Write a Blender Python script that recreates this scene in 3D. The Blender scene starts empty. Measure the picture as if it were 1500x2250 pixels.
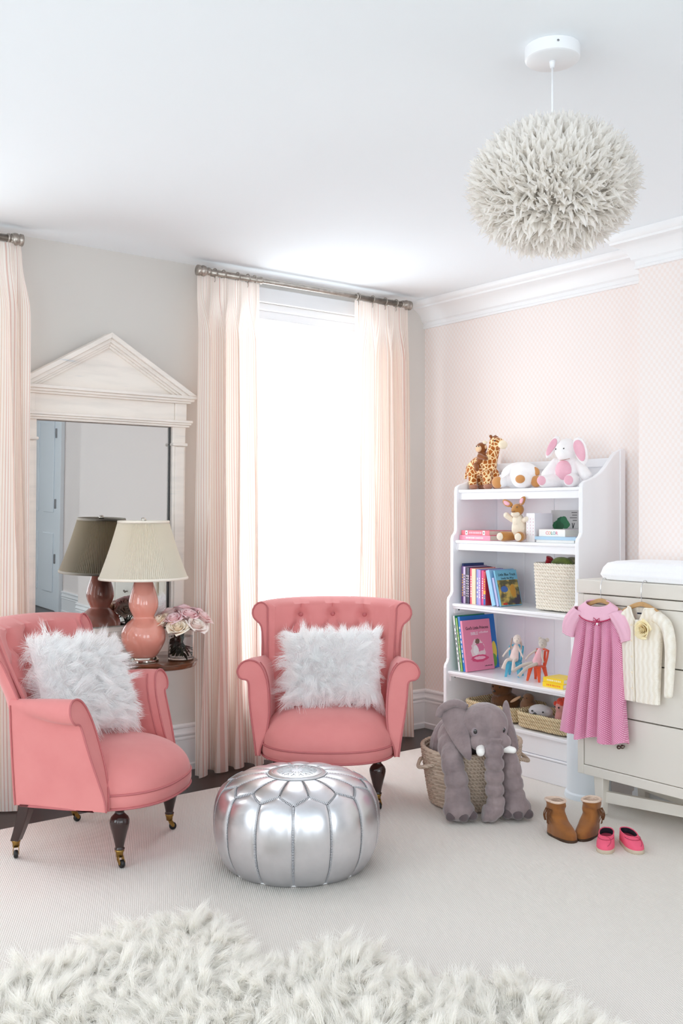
import bpy, bmesh, math, random
import numpy as np
from math import sin, cos, pi, radians, sqrt, atan2, hypot
from mathutils import Vector, Matrix, Euler

random.seed(7)
RNG = np.random.default_rng(11)
SC = bpy.context.scene
COL = SC.collection

# ------------------------------------------------------------------ camera
cam_data = bpy.data.cameras.new('camera')
cam_data.sensor_fit = 'HORIZONTAL'
cam_data.sensor_width = 24.0
cam_data.lens = 35.0
cam_data.clip_start = 0.05
cam = bpy.data.objects.new('camera', cam_data)
cam.location = (-3.987, -4.369, 1.272)
cam.rotation_euler = (radians(90), 0, radians(-37.6))
COL.objects.link(cam)
SC.camera = cam

# ------------------------------------------------------------------ daylight: a bright overcast sky outside the windows
world = bpy.data.worlds.new('overcast_sky')
SC.world = world
world.use_nodes = True
wn = world.node_tree
wn.nodes.clear()
w_out = wn.nodes.new('ShaderNodeOutputWorld')
w_bg = wn.nodes.new('ShaderNodeBackground')
w_bg.inputs['Color'].default_value = (0.86, 0.945, 1.0, 1)
w_bg.inputs['Strength'].default_value = 5.0
wn.links.new(w_bg.outputs[0], w_out.inputs[0])

def portal(name, loc, rot, sx, sy):
    l = bpy.data.lights.new(name, 'AREA')
    l.shape = 'RECTANGLE'
    l.size, l.size_y = sx, sy
    l.cycles.is_portal = True
    o = bpy.data.objects.new(name, l)
    o.location, o.rotation_euler = loc, rot
    COL.objects.link(o)

# window openings: (wall, centre along the wall, width, sill height, head height)
WIN_BACK = [(-0.90, 0.98, 0.34, 2.37), (-3.10, 0.98, 0.34, 2.37)]
WIN_LEFT_ADDED = [(-1.75, 1.5, 0.34, 2.37), (-4.2, 1.5, 0.34, 2.37)]  # out of view, added to let fill daylight in from the left
WIN_FRONT_ADDED = [(-4.5, 1.6, 0.34, 2.37), (-2.35, 1.6, 0.34, 2.37)]  # behind the camera, added to brighten surfaces that face the viewer
XL, YF, H = -5.6, -6.7, 2.5
for c, w, a, b in WIN_BACK:
    portal('window_daylight', (c, 0.10, (a + b) / 2), (radians(-90), 0, 0), w, b - a)
for c, w, a, b in WIN_LEFT_ADDED:
    portal('window_daylight', (XL - 0.10, c, (a + b) / 2), (0, radians(-90), 0), b - a, w)
for c, w, a, b in WIN_FRONT_ADDED:
    portal('window_daylight', (c, YF - 0.10, (a + b) / 2), (radians(90), 0, 0), w, b - a)

SC.view_settings.view_transform = 'Standard'
SC.view_settings.look = 'None'
SC.view_settings.gamma = 1.0
SC.view_settings.use_curve_mapping = False
SC.view_settings.exposure = 0.08
SC.cycles.use_adaptive_sampling = True
SC.cycles.adaptive_threshold = 0.025
SC.cycles.use_denoising = True
SC.cycles.denoiser = 'OPENIMAGEDENOISE'
SC.cycles.max_bounces = 12
SC.cycles.diffuse_bounces = 10
SC.cycles.glossy_bounces = 5
SC.cycles.transmission_bounces = 8
SC.cycles.transparent_max_bounces = 12
SC.cycles.caustics_reflective = False
SC.cycles.caustics_refractive = False
SC.cycles.sample_clamp_indirect = 8.0

# ------------------------------------------------------------------ helpers
def lin(c):
    def g(v):
        v = v / 255.0
        return v / 12.92 if v <= 0.04045 else ((v + 0.055) / 1.055) ** 2.4
    return (g(c[0]), g(c[1]), g(c[2]), 1.0)

MATS = {}
class NT:
    """small wrapper for building node trees"""
    def __init__(s, name):
        m = bpy.data.materials.new(name)
        m.use_nodes = True
        s.m, s.t = m, m.node_tree
        s.b = s.t.nodes['Principled BSDF']
        s.out = s.t.nodes['Material Output']
        s._co = None
    def n(s, typ, **kw):
        nd = s.t.nodes.new(typ)
        for k, v in kw.items():
            if k.startswith('i_'):
                nd.inputs[k[2:].replace('_', ' ')].default_value = v
            else:
                setattr(nd, k, v)
        return nd
    def l(s, a, b):
        s.t.links.new(a, b)
    def co(s, kind='Object'):
        if s._co is None:
            s._co = s.n('ShaderNodeTexCoord')
        return s._co.outputs[kind]
    def math(s, op, a, b=None):
        nd = s.n('ShaderNodeMath', operation=op)
        for i, v in enumerate((a, b)):
            if v is None: continue
            if isinstance(v, (int, float)): nd.inputs[i].default_value = v
            else: s.l(v, nd.inputs[i])
        return nd.outputs[0]
    def sep(s, vec):
        nd = s.n('ShaderNodeSeparateXYZ'); s.l(vec, nd.inputs[0]); return nd.outputs
    def noise(s, scale, detail=3.0, kind='Object', rough=0.55, vec=None, stretch=None):
        nd = s.n('ShaderNodeTexNoise'); nd.inputs['Scale'].default_value = scale
        nd.inputs['Detail'].default_value = detail; nd.inputs['Roughness'].default_value = rough
        src = vec or s.co(kind)
        if stretch:
            mp = s.n('ShaderNodeMapping'); mp.inputs['Scale'].default_value = stretch
            s.l(src, mp.inputs[0]); src = mp.outputs[0]
        s.l(src, nd.inputs['Vector']); return nd.outputs[0]
    def ramp(s, fac, c0, c1, p0=0.0, p1=1.0, interp='LINEAR'):
        nd = s.n('ShaderNodeValToRGB'); r = nd.color_ramp; r.interpolation = interp
        r.elements[0].position, r.elements[1].position = p0, p1
        r.elements[0].color, r.elements[1].color = lin(c0), lin(c1)
        s.l(fac, nd.inputs[0]); return nd.outputs[0]
    def mix(s, fac, a, b):
        nd = s.n('ShaderNodeMix', data_type='RGBA')
        if isinstance(fac, (int, float)): nd.inputs[0].default_value = fac
        else: s.l(fac, nd.inputs[0])
        for i, v in ((6, a), (7, b)):
            if isinstance(v, tuple): nd.inputs[i].default_value = lin(v)
            else: s.l(v, nd.inputs[i])
        return nd.outputs[2]
    def col(s, v):
        if isinstance(v, tuple): s.b.inputs['Base Color'].default_value = lin(v)
        else: s.l(v, s.b.inputs['Base Color'])
    def bump(s, h, strength=0.3, dist=0.002):
        nd = s.n('ShaderNodeBump'); nd.inputs['Strength'].default_value = strength
        nd.inputs['Distance'].default_value = dist
        s.l(h, nd.inputs['Height']); s.l(nd.outputs[0], s.b.inputs['Normal'])
    def set(s, **kw):
        names = dict(rough='Roughness', metal='Metallic', spec='Specular IOR Level', sheen='Sheen Weight',
                     sheen_r='Sheen Roughness', trans='Transmission Weight', ior='IOR', coat='Coat Weight',
                     sss='Subsurface Weight', alpha='Alpha', coat_r='Coat Roughness', aniso='Anisotropic')
        for k, v in kw.items():
            s.b.inputs[names[k]].default_value = v

def M(name, c, rough=0.5, c2=None, nscale=8.0, bump=0, bscale=60.0, bdist=0.002, stretch=None, **kw):
    """plain procedural material: a colour with slow mottling and a fine relief"""
    if name in MATS: return MATS[name]
    t = NT(name)
    if c2 is not None:
        t.col(t.ramp(t.noise(nscale, stretch=stretch), c, c2, 0.3, 0.7))
    else:
        t.col(c)
    if bump: t.bump(t.noise(bscale, 2.0), bump, bdist)
    t.set(rough=rough, **kw)
    MATS[name] = t.m
    return t.m

def translucent(t, colsock, amount):
    """mix the principled surface with light coming through the cloth"""
    tr = t.n('ShaderNodeBsdfTranslucent')
    if isinstance(colsock, tuple): tr.inputs[0].default_value = lin(colsock)
    else: t.l(colsock, tr.inputs[0])
    mx = t.n('ShaderNodeMixShader'); mx.inputs[0].default_value = amount
    t.l(t.b.outputs[0], mx.inputs[1]); t.l(tr.outputs[0], mx.inputs[2])
    t.l(mx.outputs[0], t.out.inputs[0])

class MB:
    """collects geometry and links it as one mesh object"""
    def __init__(s):
        s.v, s.f, s.mi, s.uv = [], [], [], None
    def add(s, verts, faces, mi=0):
        o = len(s.v)
        s.v.extend([tuple(p) for p in verts])
        s.f.extend([tuple(i + o for i in f) for f in faces])
        s.mi.extend([mi] * len(faces))
        return s
    def box(s, x0, x1, y0, y1, z0, z1, mat=None, mi=0):
        p = [(x0, y0, z0), (x1, y0, z0), (x1, y1, z0), (x0, y1, z0), (x0, y0, z1), (x1, y0, z1), (x1, y1, z1), (x0, y1, z1)]
        if mat is not None: p = [mat @ Vector(q) for q in p]
        return s.add(p, [(0, 3, 2, 1), (4, 5, 6, 7), (0, 1, 5, 4), (1, 2, 6, 5), (2, 3, 7, 6), (3, 0, 4, 7)], mi)
    def cbox(s, c, d, mat=None, mi=0):
        return s.box(c[0] - d[0] / 2, c[0] + d[0] / 2, c[1] - d[1] / 2, c[1] + d[1] / 2, c[2] - d[2] / 2, c[2] + d[2] / 2, mat, mi)
    def loft(s, rings, closed=True, cap=True, loop=False, mi=0):
        n = len(rings[0]); vs = [p for r in rings for p in r]; fs = []
        m = len(rings)
        for i in range(m if loop else m - 1):
            a, b = i * n, ((i + 1) % m) * n
            for j in range(n if closed else n - 1):
                k = (j + 1) % n
                fs.append((a + j, a + k, b + k, b + j))
        if cap and closed and not loop:
            fs.append(tuple(range(n - 1, -1, -1)))
            fs.append(tuple((m - 1) * n + j for j in range(n)))
        return s.add(vs, fs, mi)
    def tube(s, pts, r, n=8, loop=False, cap=True, mi=0, flat=1.0):
        pts = [Vector(p) for p in pts]; m = len(pts); rings = []
        up = None
        for i in range(m):
            if loop: t = pts[(i + 1) % m] - pts[i - 1]
            else: t = pts[min(i + 1, m - 1)] - pts[max(i - 1, 0)]
            if t.length < 1e-9: t = Vector((0, 0, 1))
            t.normalize()
            if up is None:
                up = Vector((0, 0, 1)) if abs(t.z) < 0.9 else Vector((1, 0, 0))
            a = t.cross(up)
            if a.length < 1e-6: a = t.cross(Vector((0.3, 1, 0.2)))
            a.normalize(); b = a.cross(t); b.normalize(); up = b
            rr = r[i] if isinstance(r, (list, tuple)) else r
            rings.append([pts[i] + a * (rr * cos(2 * pi * j / n)) + b * (rr * flat * sin(2 * pi * j / n)) for j in range(n)])
        return s.loft(rings, True, cap, loop, mi)
    def lathe(s, prof, n=32, c=(0, 0, 0), mat=None, mi=0, wob=None):
        vs, fs = [], []; m = len(prof)
        for i, (r, z) in enumerate(prof):
            for j in range(n):
                a = 2 * pi * j / n
                rr = r * (wob(a, z) if wob else 1.0)
                p = Vector((c[0] + rr * cos(a), c[1] + rr * sin(a), c[2] + z))
                vs.append(mat @ p if mat is not None else p)
        for i in range(m - 1):
            for j in range(n):
                k = (j + 1) % n
                fs.append((i * n + j, i * n + k, (i + 1) * n + k, (i + 1) * n + j))
        if prof[0][0] > 1e-6: fs.append(tuple(range(n - 1, -1, -1)))
        if prof[-1][0] > 1e-6: fs.append(tuple((m - 1) * n + j for j in range(n)))
        return s.add(vs, fs, mi)
    def ell(s, c, r, rot=None, n=18, m=12, mi=0):
        if isinstance(r, (int, float)): r = (r, r, r)
        R = Euler(rot).to_matrix() if rot is not None else Matrix.Identity(3)
        c = Vector(c); vs, fs = [], []
        for i in range(1, m):
            ph = pi * i / m
            for j in range(n):
                a = 2 * pi * j / n
                vs.append(c + R @ Vector((r[0] * sin(ph) * cos(a), r[1] * sin(ph) * sin(a), -r[2] * cos(ph))))
        bot = len(vs); vs.append(c + R @ Vector((0, 0, -r[2]))); top = len(vs); vs.append(c + R @ Vector((0, 0, r[2])))
        for i in range(m - 2):
            for j in range(n):
                k = (j + 1) % n
                fs.append((i * n + j, i * n + k, (i + 1) * n + k, (i + 1) * n + j))
        for j in range(n):
            k = (j + 1) % n
            fs.append((bot, k, j)); fs.append((top, (m - 2) * n + j, (m - 2) * n + k))
        return s.add(vs, fs, mi)
    def cap(s, a, b, ra, rb, n=14, mi=0):
        """tapered capsule with round ends"""
        a, b = Vector(a), Vector(b); t = (b - a).normalized()
        pts = [a - t * ra * 0.98, a - t * ra * 0.75, a - t * ra * 0.35, a]; rs = [ra * 0.15, ra * 0.66, ra * 0.93, ra]
        for k in (1, 2): pts.append(a.lerp(b, k / 3)); rs.append(ra + (rb - ra) * k / 3)
        pts += [b, b + t * rb * 0.35, b + t * rb * 0.75, b + t * rb * 0.98]; rs += [rb, rb * 0.93, rb * 0.66, rb * 0.15]
        return s.tube(pts, rs, n, mi=mi)
    def prism(s, outline, h0, h1, fn, mi=0):
        """outline of 2-D points extruded between h0 and h1; fn(u, v, h) gives the 3-D point"""
        n = len(outline)
        vs = [fn(u, v, h0) for u, v in outline] + [fn(u, v, h1) for u, v in outline]
        fs = [tuple(range(n - 1, -1, -1)), tuple(range(n, 2 * n))] + [(j, (j + 1) % n, n + (j + 1) % n, n + j) for j in range(n)]
        return s.add(vs, fs, mi)
    def grid(s, nu, nv, fn, wrap=False, mi=0):
        vs = [fn(i / (nu if wrap else nu - 1), j / (nv - 1)) for j in range(nv) for i in range(nu)]
        fs = []
        for j in range(nv - 1):
            for i in range(nu if wrap else nu - 1):
                k = (i + 1) % nu
                fs.append((j * nu + i, j * nu + k, (j + 1) * nu + k, (j + 1) * nu + i))
        return s.add(vs, fs, mi)
    def xf(s, mat):
        s.v = [tuple(mat @ Vector(p)) for p in s.v]; return s
    def build(s, name, mat, parent=None, smooth=True, bevel=0.0, seg=2, remesh=0.0, relax=0, solid=0.0, subd=0, fix=True, angle=None):
        me = bpy.data.meshes.new(name)
        me.from_pydata([tuple(p) for p in s.v], [], s.f)
        for m in (mat if isinstance(mat, (list, tuple)) else [mat]): me.materials.append(m)
        if any(s.mi): me.polygons.foreach_set('material_index', s.mi)
        if fix:
            bm = bmesh.new(); bm.from_mesh(me)
            bmesh.ops.recalc_face_normals(bm, faces=bm.faces)
            bm.to_mesh(me); bm.free()
        if smooth: me.polygons.foreach_set('use_smooth', [True] * len(me.polygons))
        if s.uv is not None:
            uvl = me.uv_layers.new(name='UVMap')
            idx = np.empty(len(me.loops), dtype=np.int32); me.loops.foreach_get('vertex_index', idx)
            uvl.data.foreach_set('uv', np.asarray(s.uv, dtype=np.float32)[idx].ravel())
        me.update()
        if angle is not None and smooth: me.set_sharp_from_angle(angle=radians(angle))
        o = bpy.data.objects.new(name, me); COL.objects.link(o)
        if parent is not None: o.parent = parent
        if solid:
            md = o.modifiers.new('thickness', 'SOLIDIFY'); md.thickness = solid; md.offset = 0
        if remesh:
            md = o.modifiers.new('remesh', 'REMESH'); md.mode = 'VOXEL'; md.voxel_size = remesh; md.use_smooth_shade = True
        if relax:
            md = o.modifiers.new('relax', 'SMOOTH'); md.factor = 0.5; md.iterations = relax
        if bevel:
            md = o.modifiers.new('bevel', 'BEVEL'); md.width = bevel; md.segments = seg; md.limit_method = 'ANGLE'; md.angle_limit = radians(40)
            md.harden_normals = False
        if subd:
            md = o.modifiers.new('subdivision', 'SUBSURF'); md.levels = subd; md.render_levels = subd
        return o

def thing(name, label, cat, loc=(0, 0, 0), rotz=0.0, group=None):
    o = bpy.data.objects.new(name, None); o.empty_display_size = 0.05
    COL.objects.link(o); o.location = loc; o.rotation_euler = (0, 0, rotz)
    return tag(o, label, cat, group)
def tag(o, label=None, cat=None, group=None, kind=None):
    if label: o['label'] = label
    if cat: o['category'] = cat
    if group: o['group'] = group
    if kind: o['kind'] = kind
    return o
def struct(o, label=None, cat=None):
    o['kind'] = 'structure'; return tag(o, label, cat)
def dup(root, loc, rotz, label, group=None):
    r = root.copy(); COL.objects.link(r); r.location = loc; r.rotation_euler = (root.rotation_euler[0], root.rotation_euler[1], rotz); r['label'] = label
    if group: r['group'] = group
    for ch in list(root.children):
        c = ch.copy(); COL.objects.link(c); c.parent = r
        for g in ch.children:
            d = g.copy(); COL.objects.link(d); d.parent = c
    return r
def inst(o, name, parent, mat=None):
    """another object that shares the mesh of o"""
    c = bpy.data.objects.new(name, o.data); COL.objects.link(c); c.parent = parent
    for md in o.modifiers:
        pass
    if mat is not None: c.matrix_basis = mat
    return c

def spline(pts, n, closed=False):
    """Catmull-Rom through the points"""
    P = [Vector(p) for p in pts]; m = len(P); out = []
    segs = m if closed else m - 1
    for k in range(n if closed else n):
        u = k / (n if closed else n - 1) * segs
        i = min(int(u), segs - 1); t = u - i
        if closed: a, b, c, d = P[(i - 1) % m], P[i % m], P[(i + 1) % m], P[(i + 2) % m]
        else: a, b, c, d = P[max(i - 1, 0)], P[i], P[i + 1], P[min(i + 2, m - 1)]
        out.append(0.5 * ((2 * b) + (c - a) * t + (2 * a - 5 * b + 4 * c - d) * t * t + (3 * b - a - 3 * c + d) * t ** 3))
    return out
def interp(x, pts):
    return float(np.interp(x, [p[0] for p in pts], [p[1] for p in pts]))
def smooth01(t):
    t = max(0.0, min(1.0, t)); return t * t * (3 - 2 * t)

def text_mesh(name, body, size, mat, parent, matrix, align='CENTER', extrude=0.0003, sx=1.0):
    cu = bpy.data.curves.new(name, 'FONT'); cu.body = body; cu.size = size; cu.align_x = align; cu.extrude = extrude
    cu.resolution_u = 2
    tmp = bpy.data.objects.new(name, cu); COL.objects.link(tmp)
    dg = bpy.context.evaluated_depsgraph_get()
    me = bpy.data.meshes.new_from_object(tmp.evaluated_get(dg))
    bpy.data.objects.remove(tmp); bpy.data.curves.remove(cu)
    me.transform(matrix @ Matrix.Diagonal((sx, 1, 1, 1)))
    me.materials.clear(); me.materials.append(mat); me.name = name
    o = bpy.data.objects.new(name, me); COL.objects.link(o); o.parent = parent
    return o

def fur(name, roots, normals, length, width, mat, parent, spread=0.35, droop=0.3, clump=0.03, clump_pull=0.6, curl=0.25, comb=None, seed=1, segs=3):
    """many tapering strands as one mesh; strands gather into locks"""
    rng = np.random.default_rng(seed)
    N = len(roots); roots = np.asarray(roots, np.float32); nor = np.asarray(normals, np.float32)
    L = (np.asarray(length, np.float32) * rng.uniform(0.65, 1.15, N).astype(np.float32))
    K = max(8, int(N * 0.02))
    cidx = rng.choice(N, K, replace=False); cpos = roots[cidx]
    near = np.empty(N, np.int64)
    c2 = (cpos ** 2).sum(1)
    for a in range(0, N, 4000):
        near[a:a + 4000] = (c2[None] - 2 * roots[a:a + 4000] @ cpos.T).argmin(1)
    cdir = rng.normal(0, 1, (K, 3)).astype(np.float32)
    d = nor + cdir[near] * spread + rng.normal(0, 1, (N, 3)).astype(np.float32) * spread * 0.35
    if comb is not None: d += np.asarray(comb, np.float32)
    d /= np.linalg.norm(d, axis=1, keepdims=True)
    ctip = cpos + (nor[cidx] + cdir * spread) * (L[cidx][:, None])
    bend = rng.normal(0, 1, (K, 3)).astype(np.float32)[near] * curl + rng.normal(0, 1, (N, 3)).astype(np.float32) * curl * 0.5
    bend[:, 2] -= droop
    side = np.cross(d, rng.normal(0, 1, (N, 3))).astype(np.float32); side /= np.linalg.norm(side, axis=1, keepdims=True) + 1e-9
    V = np.empty((N, 2 * segs + 1, 3), np.float32)
    for k in range(segs + 1):
        t = k / segs
        p = roots + d * (L * t)[:, None] + bend * (L * t * t)[:, None]
        p = p + (ctip[near] - (roots + d * L[:, None])) * (clump_pull * t * t)
        if k < segs:
            w = width * (1 - 0.75 * t)
            V[:, 2 * k] = p - side * w / 2; V[:, 2 * k + 1] = p + side * w / 2
        else: V[:, 2 * segs] = p
    per = 2 * segs + 1
    quads = []
    for k in range(segs - 1): quads.append([2 * k, 2 * k + 1, 2 * k + 3, 2 * k + 2])
    tri = [2 * segs - 2, 2 * segs - 1, 2 * segs]
    base = (np.arange(N) * per)[:, None]
    nq = len(quads); lp = []
    q = np.concatenate([base + np.array(x)[None] for x in quads], 1)   # N x 4nq
    allidx = np.concatenate([q, base + np.array(tri)[None]], 1).ravel().astype(np.int32)
    tot = np.tile(np.array([4] * nq + [3], np.int32), N)
    start = np.concatenate([[0], np.cumsum(tot)[:-1]]).astype(np.int32)
    me = bpy.data.meshes.new(name)
    me.vertices.add(N * per); me.vertices.foreach_set('co', V.ravel())
    me.loops.add(len(allidx)); me.loops.foreach_set('vertex_index', allidx)
    me.polygons.add(len(tot)); me.polygons.foreach_set('loop_start', start)
    me.polygons.foreach_set('use_smooth', np.ones(len(tot), bool))
    me.materials.append(mat); me.update(calc_edges=True)
    o = bpy.data.objects.new(name, me); COL.objects.link(o); o.parent = parent
    o['kind'] = 'stuff'
    return o
# ------------------------------------------------------------------ room materials
def mat_wallpaper():
    t = NT('blush_wallpaper')
    s = t.sep(t.co('Object'))
    k = 2 * pi / 0.027
    a = t.math('SINE', t.math('MULTIPLY', s[1], k)); b = t.math('SINE', t.math('MULTIPLY', s[2], k * 0.8))
    p = t.math('MULTIPLY', a, b)
    p = t.math('ADD', t.math('MULTIPLY', p, 0.5), 0.5)
    t.col(t.ramp(p, (242, 229, 223), (244, 236, 233), 0.35, 0.65)); t.set(rough=0.6)
    return t.m
def mat_carpet():
    t = NT('ivory_loop_carpet')
    s = t.sep(t.co('Object'))
    k = 2 * pi / 0.0115
    n = t.noise(30, 2)
    u = t.math('ADD', t.math('MULTIPLY', t.math('ADD', s[0], t.math('MULTIPLY', s[1], 0.45)), k), t.math('MULTIPLY', n, 2.2))
    v = t.math('ADD', t.math('MULTIPLY', t.math('SUBTRACT', s[1], t.math('MULTIPLY', s[0], 0.45)), k * 1.25), t.math('MULTIPLY', n, 1.6))
    w = t.math('MULTIPLY', t.math('SINE', u), t.math('SINE', v))
    h = t.math('ADD', t.math('MULTIPLY', w, 0.5), 0.5)
    t.col(t.mix(t.ramp(h, (0, 0, 0), (255, 255, 255), 0.1, 0.8), (214, 207, 200), (240, 235, 229)))
    t.bump(h, 0.5, 0.003); t.set(rough=0.95, spec=0.1)
    return t.m
def mat_floor():
    t = NT('dark_walnut_floor')
    br = t.n('ShaderNodeTexBrick'); br.offset = 0.37
    br.inputs['Scale'].default_value = 1.0; br.inputs['Brick Width'].default_value = 1.4; br.inputs['Row Height'].default_value = 0.1
    br.inputs['Mortar Size'].default_value = 0.0015
    br.inputs['Color1'].default_value = lin((58, 38, 32)); br.inputs['Color2'].default_value = lin((42, 27, 24)); br.inputs['Mortar'].default_value = lin((15, 9, 8))
    t.l(t.co('Object'), br.inputs['Vector'])
    g = t.noise(6, 5, stretch=(1, 12, 1))
    t.col(t.mix(t.math('MULTIPLY', g, 0.5), br.outputs[0], (28, 18, 16))); t.set(rough=0.28)
    return t.m
PAINT_WHITE = M('white_trim_paint', (243, 243, 244), 0.35)
CEIL = M('matt_ceiling_white', (241, 246, 250), 0.9, bump=0.03, bscale=200)
GREY = M('pale_grey_wall_paint', (215, 211, 206), 0.75, bump=0.02, bscale=250)
WALLPAPER = mat_wallpaper()
CARPET = mat_carpet()
FLOOR = mat_floor()

def wall_mesh(fn, a0, a1, wins, mb):
    """a wall between a0 and a1 along its length with window openings; fn(a, d, z) -> point, d = 0 inside, 0.18 outside"""
    cuts = sorted(wins, key=lambda w: w[0])
    def bx(p, q, z0, z1):
        if q - p < 1e-4 or z1 - z0 < 1e-4: return
        vs = [fn(a, d, z) for z in (z0, z1) for d in (0, 0.18) for a in (p, q)]
        mb.add(vs, [(0, 1, 3, 2), (4, 6, 7, 5), (0, 4, 5, 1), (2, 3, 7, 6), (0, 2, 6, 4), (1, 5, 7, 3)])
    x = a0
    for c, w, s0, s1 in cuts:
        bx(x, c - w / 2, 0, H); bx(c - w / 2, c + w / 2, 0, s0); bx(c - w / 2, c + w / 2, s1, H); x = c + w / 2
    bx(x, a1, 0, H)
fb = lambda a, d, z: (a, d, z)
fl_ = lambda a, d, z: (XL - d, a, z)
ff = lambda a, d, z: (a, YF - d, z)
m = MB(); wall_mesh(fb, XL, 0.18, WIN_BACK, m); struct(m.build('wall_back', GREY, smooth=False))
m = MB(); wall_mesh(fl_, YF - 0.18, 0.18, WIN_LEFT_ADDED, m); struct(m.build('wall_left', GREY, smooth=False))
m = MB(); wall_mesh(ff, XL, 0.18, WIN_FRONT_ADDED, m); struct(m.build('wall_front', GREY, smooth=False))
CH0, CH1, CHX = -1.668, -4.58, -0.24
m = MB().box(0, 0.18, YF, 0, 0, H)
wr = struct(m.build('wall_right', WALLPAPER, smooth=False))
struct(MB().box(CHX, -0.0005, CH1, CH0, 0.0, H).build('wall_chimney_breast', WALLPAPER, smooth=False))
struct(MB().box(XL - 0.2, 0.2, YF - 0.2, 0.2, -0.12, 0.0).build('floor', FLOOR, smooth=False))
struct(MB().box(XL - 0.2, 0.2, YF - 0.2, 0.2, H, H + 0.12).build('ceiling', CEIL, smooth=False))

def right_path(d):
    return [(-d, -0.0), (-d, CH0 + d), (CHX - d, CH0 + d), (CHX - d, CH1 - d), (-d, CH1 - d), (-d, YF)]
def sweep(prof, pathfn):
    rings = []
    cols = [pathfn(d) for d, z in prof]
    for k in range(len(cols[0])):
        rings.append([(cols[i][k][0], cols[i][k][1], prof[i][1]) for i in range(len(prof))])
    return MB().loft(rings, True, True)
CROWN = [(0.0005, 2.352), (0.014, 2.352), (0.016, 2.362), (0.010, 2.368), (0.012, 2.385), (0.024, 2.392), (0.026, 2.400), (0.034, 2.418), (0.052, 2.438), (0.074, 2.452), (0.090, 2.458), (0.092, 2.468), (0.104, 2.474), (0.112, 2.486), (0.114, 2.4995), (0.0005, 2.4995)]
struct(sweep(CROWN, right_path).build('trim_1', PAINT_WHITE, smooth=True, angle=30), 'white stepped crown moulding along the top of the wallpapered wall')
BASE = [(0.0005, 0.0), (0.020, 0.0), (0.020, 0.028), (0.014, 0.034), (0.014, 0.150), (0.017, 0.153), (0.017, 0.160), (0.013, 0.166), (0.020, 0.178), (0.020, 0.184), (0.015, 0.190), (0.012, 0.206), (0.020, 0.214), (0.020, 0.222), (0.010, 0.229), (0.0005, 0.229)]
struct(sweep(BASE, right_path).build('baseboard_right', PAINT_WHITE, angle=30), 'tall white moulded baseboard below the wallpaper')
struct(sweep(BASE, lambda d: [(XL, -d), (0, -d)]).build('baseboard_back', PAINT_WHITE, angle=30), 'tall white moulded baseboard under the windows')
struct(sweep(BASE, lambda d: [(XL + d, YF), (XL + d, 0)]).build('baseboard_left', PAINT_WHITE, angle=30))
struct(sweep(BASE, lambda d: [(XL, YF + d), (0, YF + d)]).build('baseboard_front', PAINT_WHITE, angle=30))

# windows -----------------------------------------------------------
def mat_pane():
    t = NT('clear_window_glass')
    tr = t.n('ShaderNodeBsdfTransparent'); gl = t.n('ShaderNodeBsdfGlossy'); gl.inputs['Roughness'].default_value = 0.02
    mx = t.n('ShaderNodeMixShader'); mx.inputs[0].default_value = 0.05
    t.l(tr.outputs[0], mx.inputs[1]); t.l(gl.outputs[0], mx.inputs[2]); t.l(mx.outputs[0], t.out.inputs[0])
    return t.m
PANE = mat_pane()
SASH = M('white_window_paint', (246, 247, 249), 0.3)
def frame_bars(mb, fn, a0, a1, z0, z1, w, d0, d1):
    def bx(p, q, r, s):
        vs = [fn(a, d, z) for z in (r, s) for d in (d0, d1) for a in (p, q)]
        mb.add(vs, [(0, 1, 3, 2), (4, 6, 7, 5), (0, 4, 5, 1), (2, 3, 7, 6), (0, 2, 6, 4), (1, 5, 7, 3)])
    bx(a0, a0 + w, z0, z1); bx(a1 - w, a1, z0, z1); bx(a0 + w, a1 - w, z0, z0 + w); bx(a0 + w, a1 - w, z1 - w, z1)
wi = 0
for fn, wins in ((fb, WIN_BACK), (fl_, WIN_LEFT_ADDED), (ff, WIN_FRONT_ADDED)):
    for c, w, z0, z1 in wins:
        wi += 1
        e = bpy.data.objects.new('window_%d' % wi, None); COL.objects.link(e); struct(e)  # those in the left and front walls are unseen additions for fill light
        a0, a1 = c - w / 2, c + w / 2
        m = MB(); frame_bars(m, fn, a0 - 0.07, a1 + 0.07, z0 - 0.07, z1 + 0.07, 0.075, -0.022, -0.0005); m.build('casing', SASH, e, smooth=False, bevel=0.004)
        m = MB(); frame_bars(m, fn, a0, a1, z0, z1, 0.035, 0.02, 0.10); m.build('window_frame', SASH, e, smooth=False, bevel=0.003)
        m = MB(); frame_bars(m, fn, a0 + 0.035, a1 - 0.035, z0 + 0.035, z1 - 0.035, 0.045, 0.045, 0.085); m.build('sash', SASH, e, smooth=False, bevel=0.003)
        m = MB(); m.add([fn(a0 + 0.07, 0.065, z0 + 0.07), fn(a1 - 0.07, 0.065, z0 + 0.07), fn(a1 - 0.07, 0.065, z1 - 0.07), fn(a0 + 0.07, 0.065, z1 - 0.07)], [(0, 1, 2, 3)]); m.build('pane', PANE, e, smooth=False)
        m = MB(); vs = [fn(a, d, z) for z in (z0 - 0.09, z0 - 0.06) for d in (-0.06, 0.04) for a in (a0 - 0.1, a1 + 0.1)]
        m.add(vs, [(0, 1, 3, 2), (4, 6, 7, 5), (0, 4, 5, 1), (2, 3, 7, 6), (0, 2, 6, 4), (1, 5, 7, 3)]); m.build('window_sill', SASH, e, smooth=False, bevel=0.004)

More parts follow.
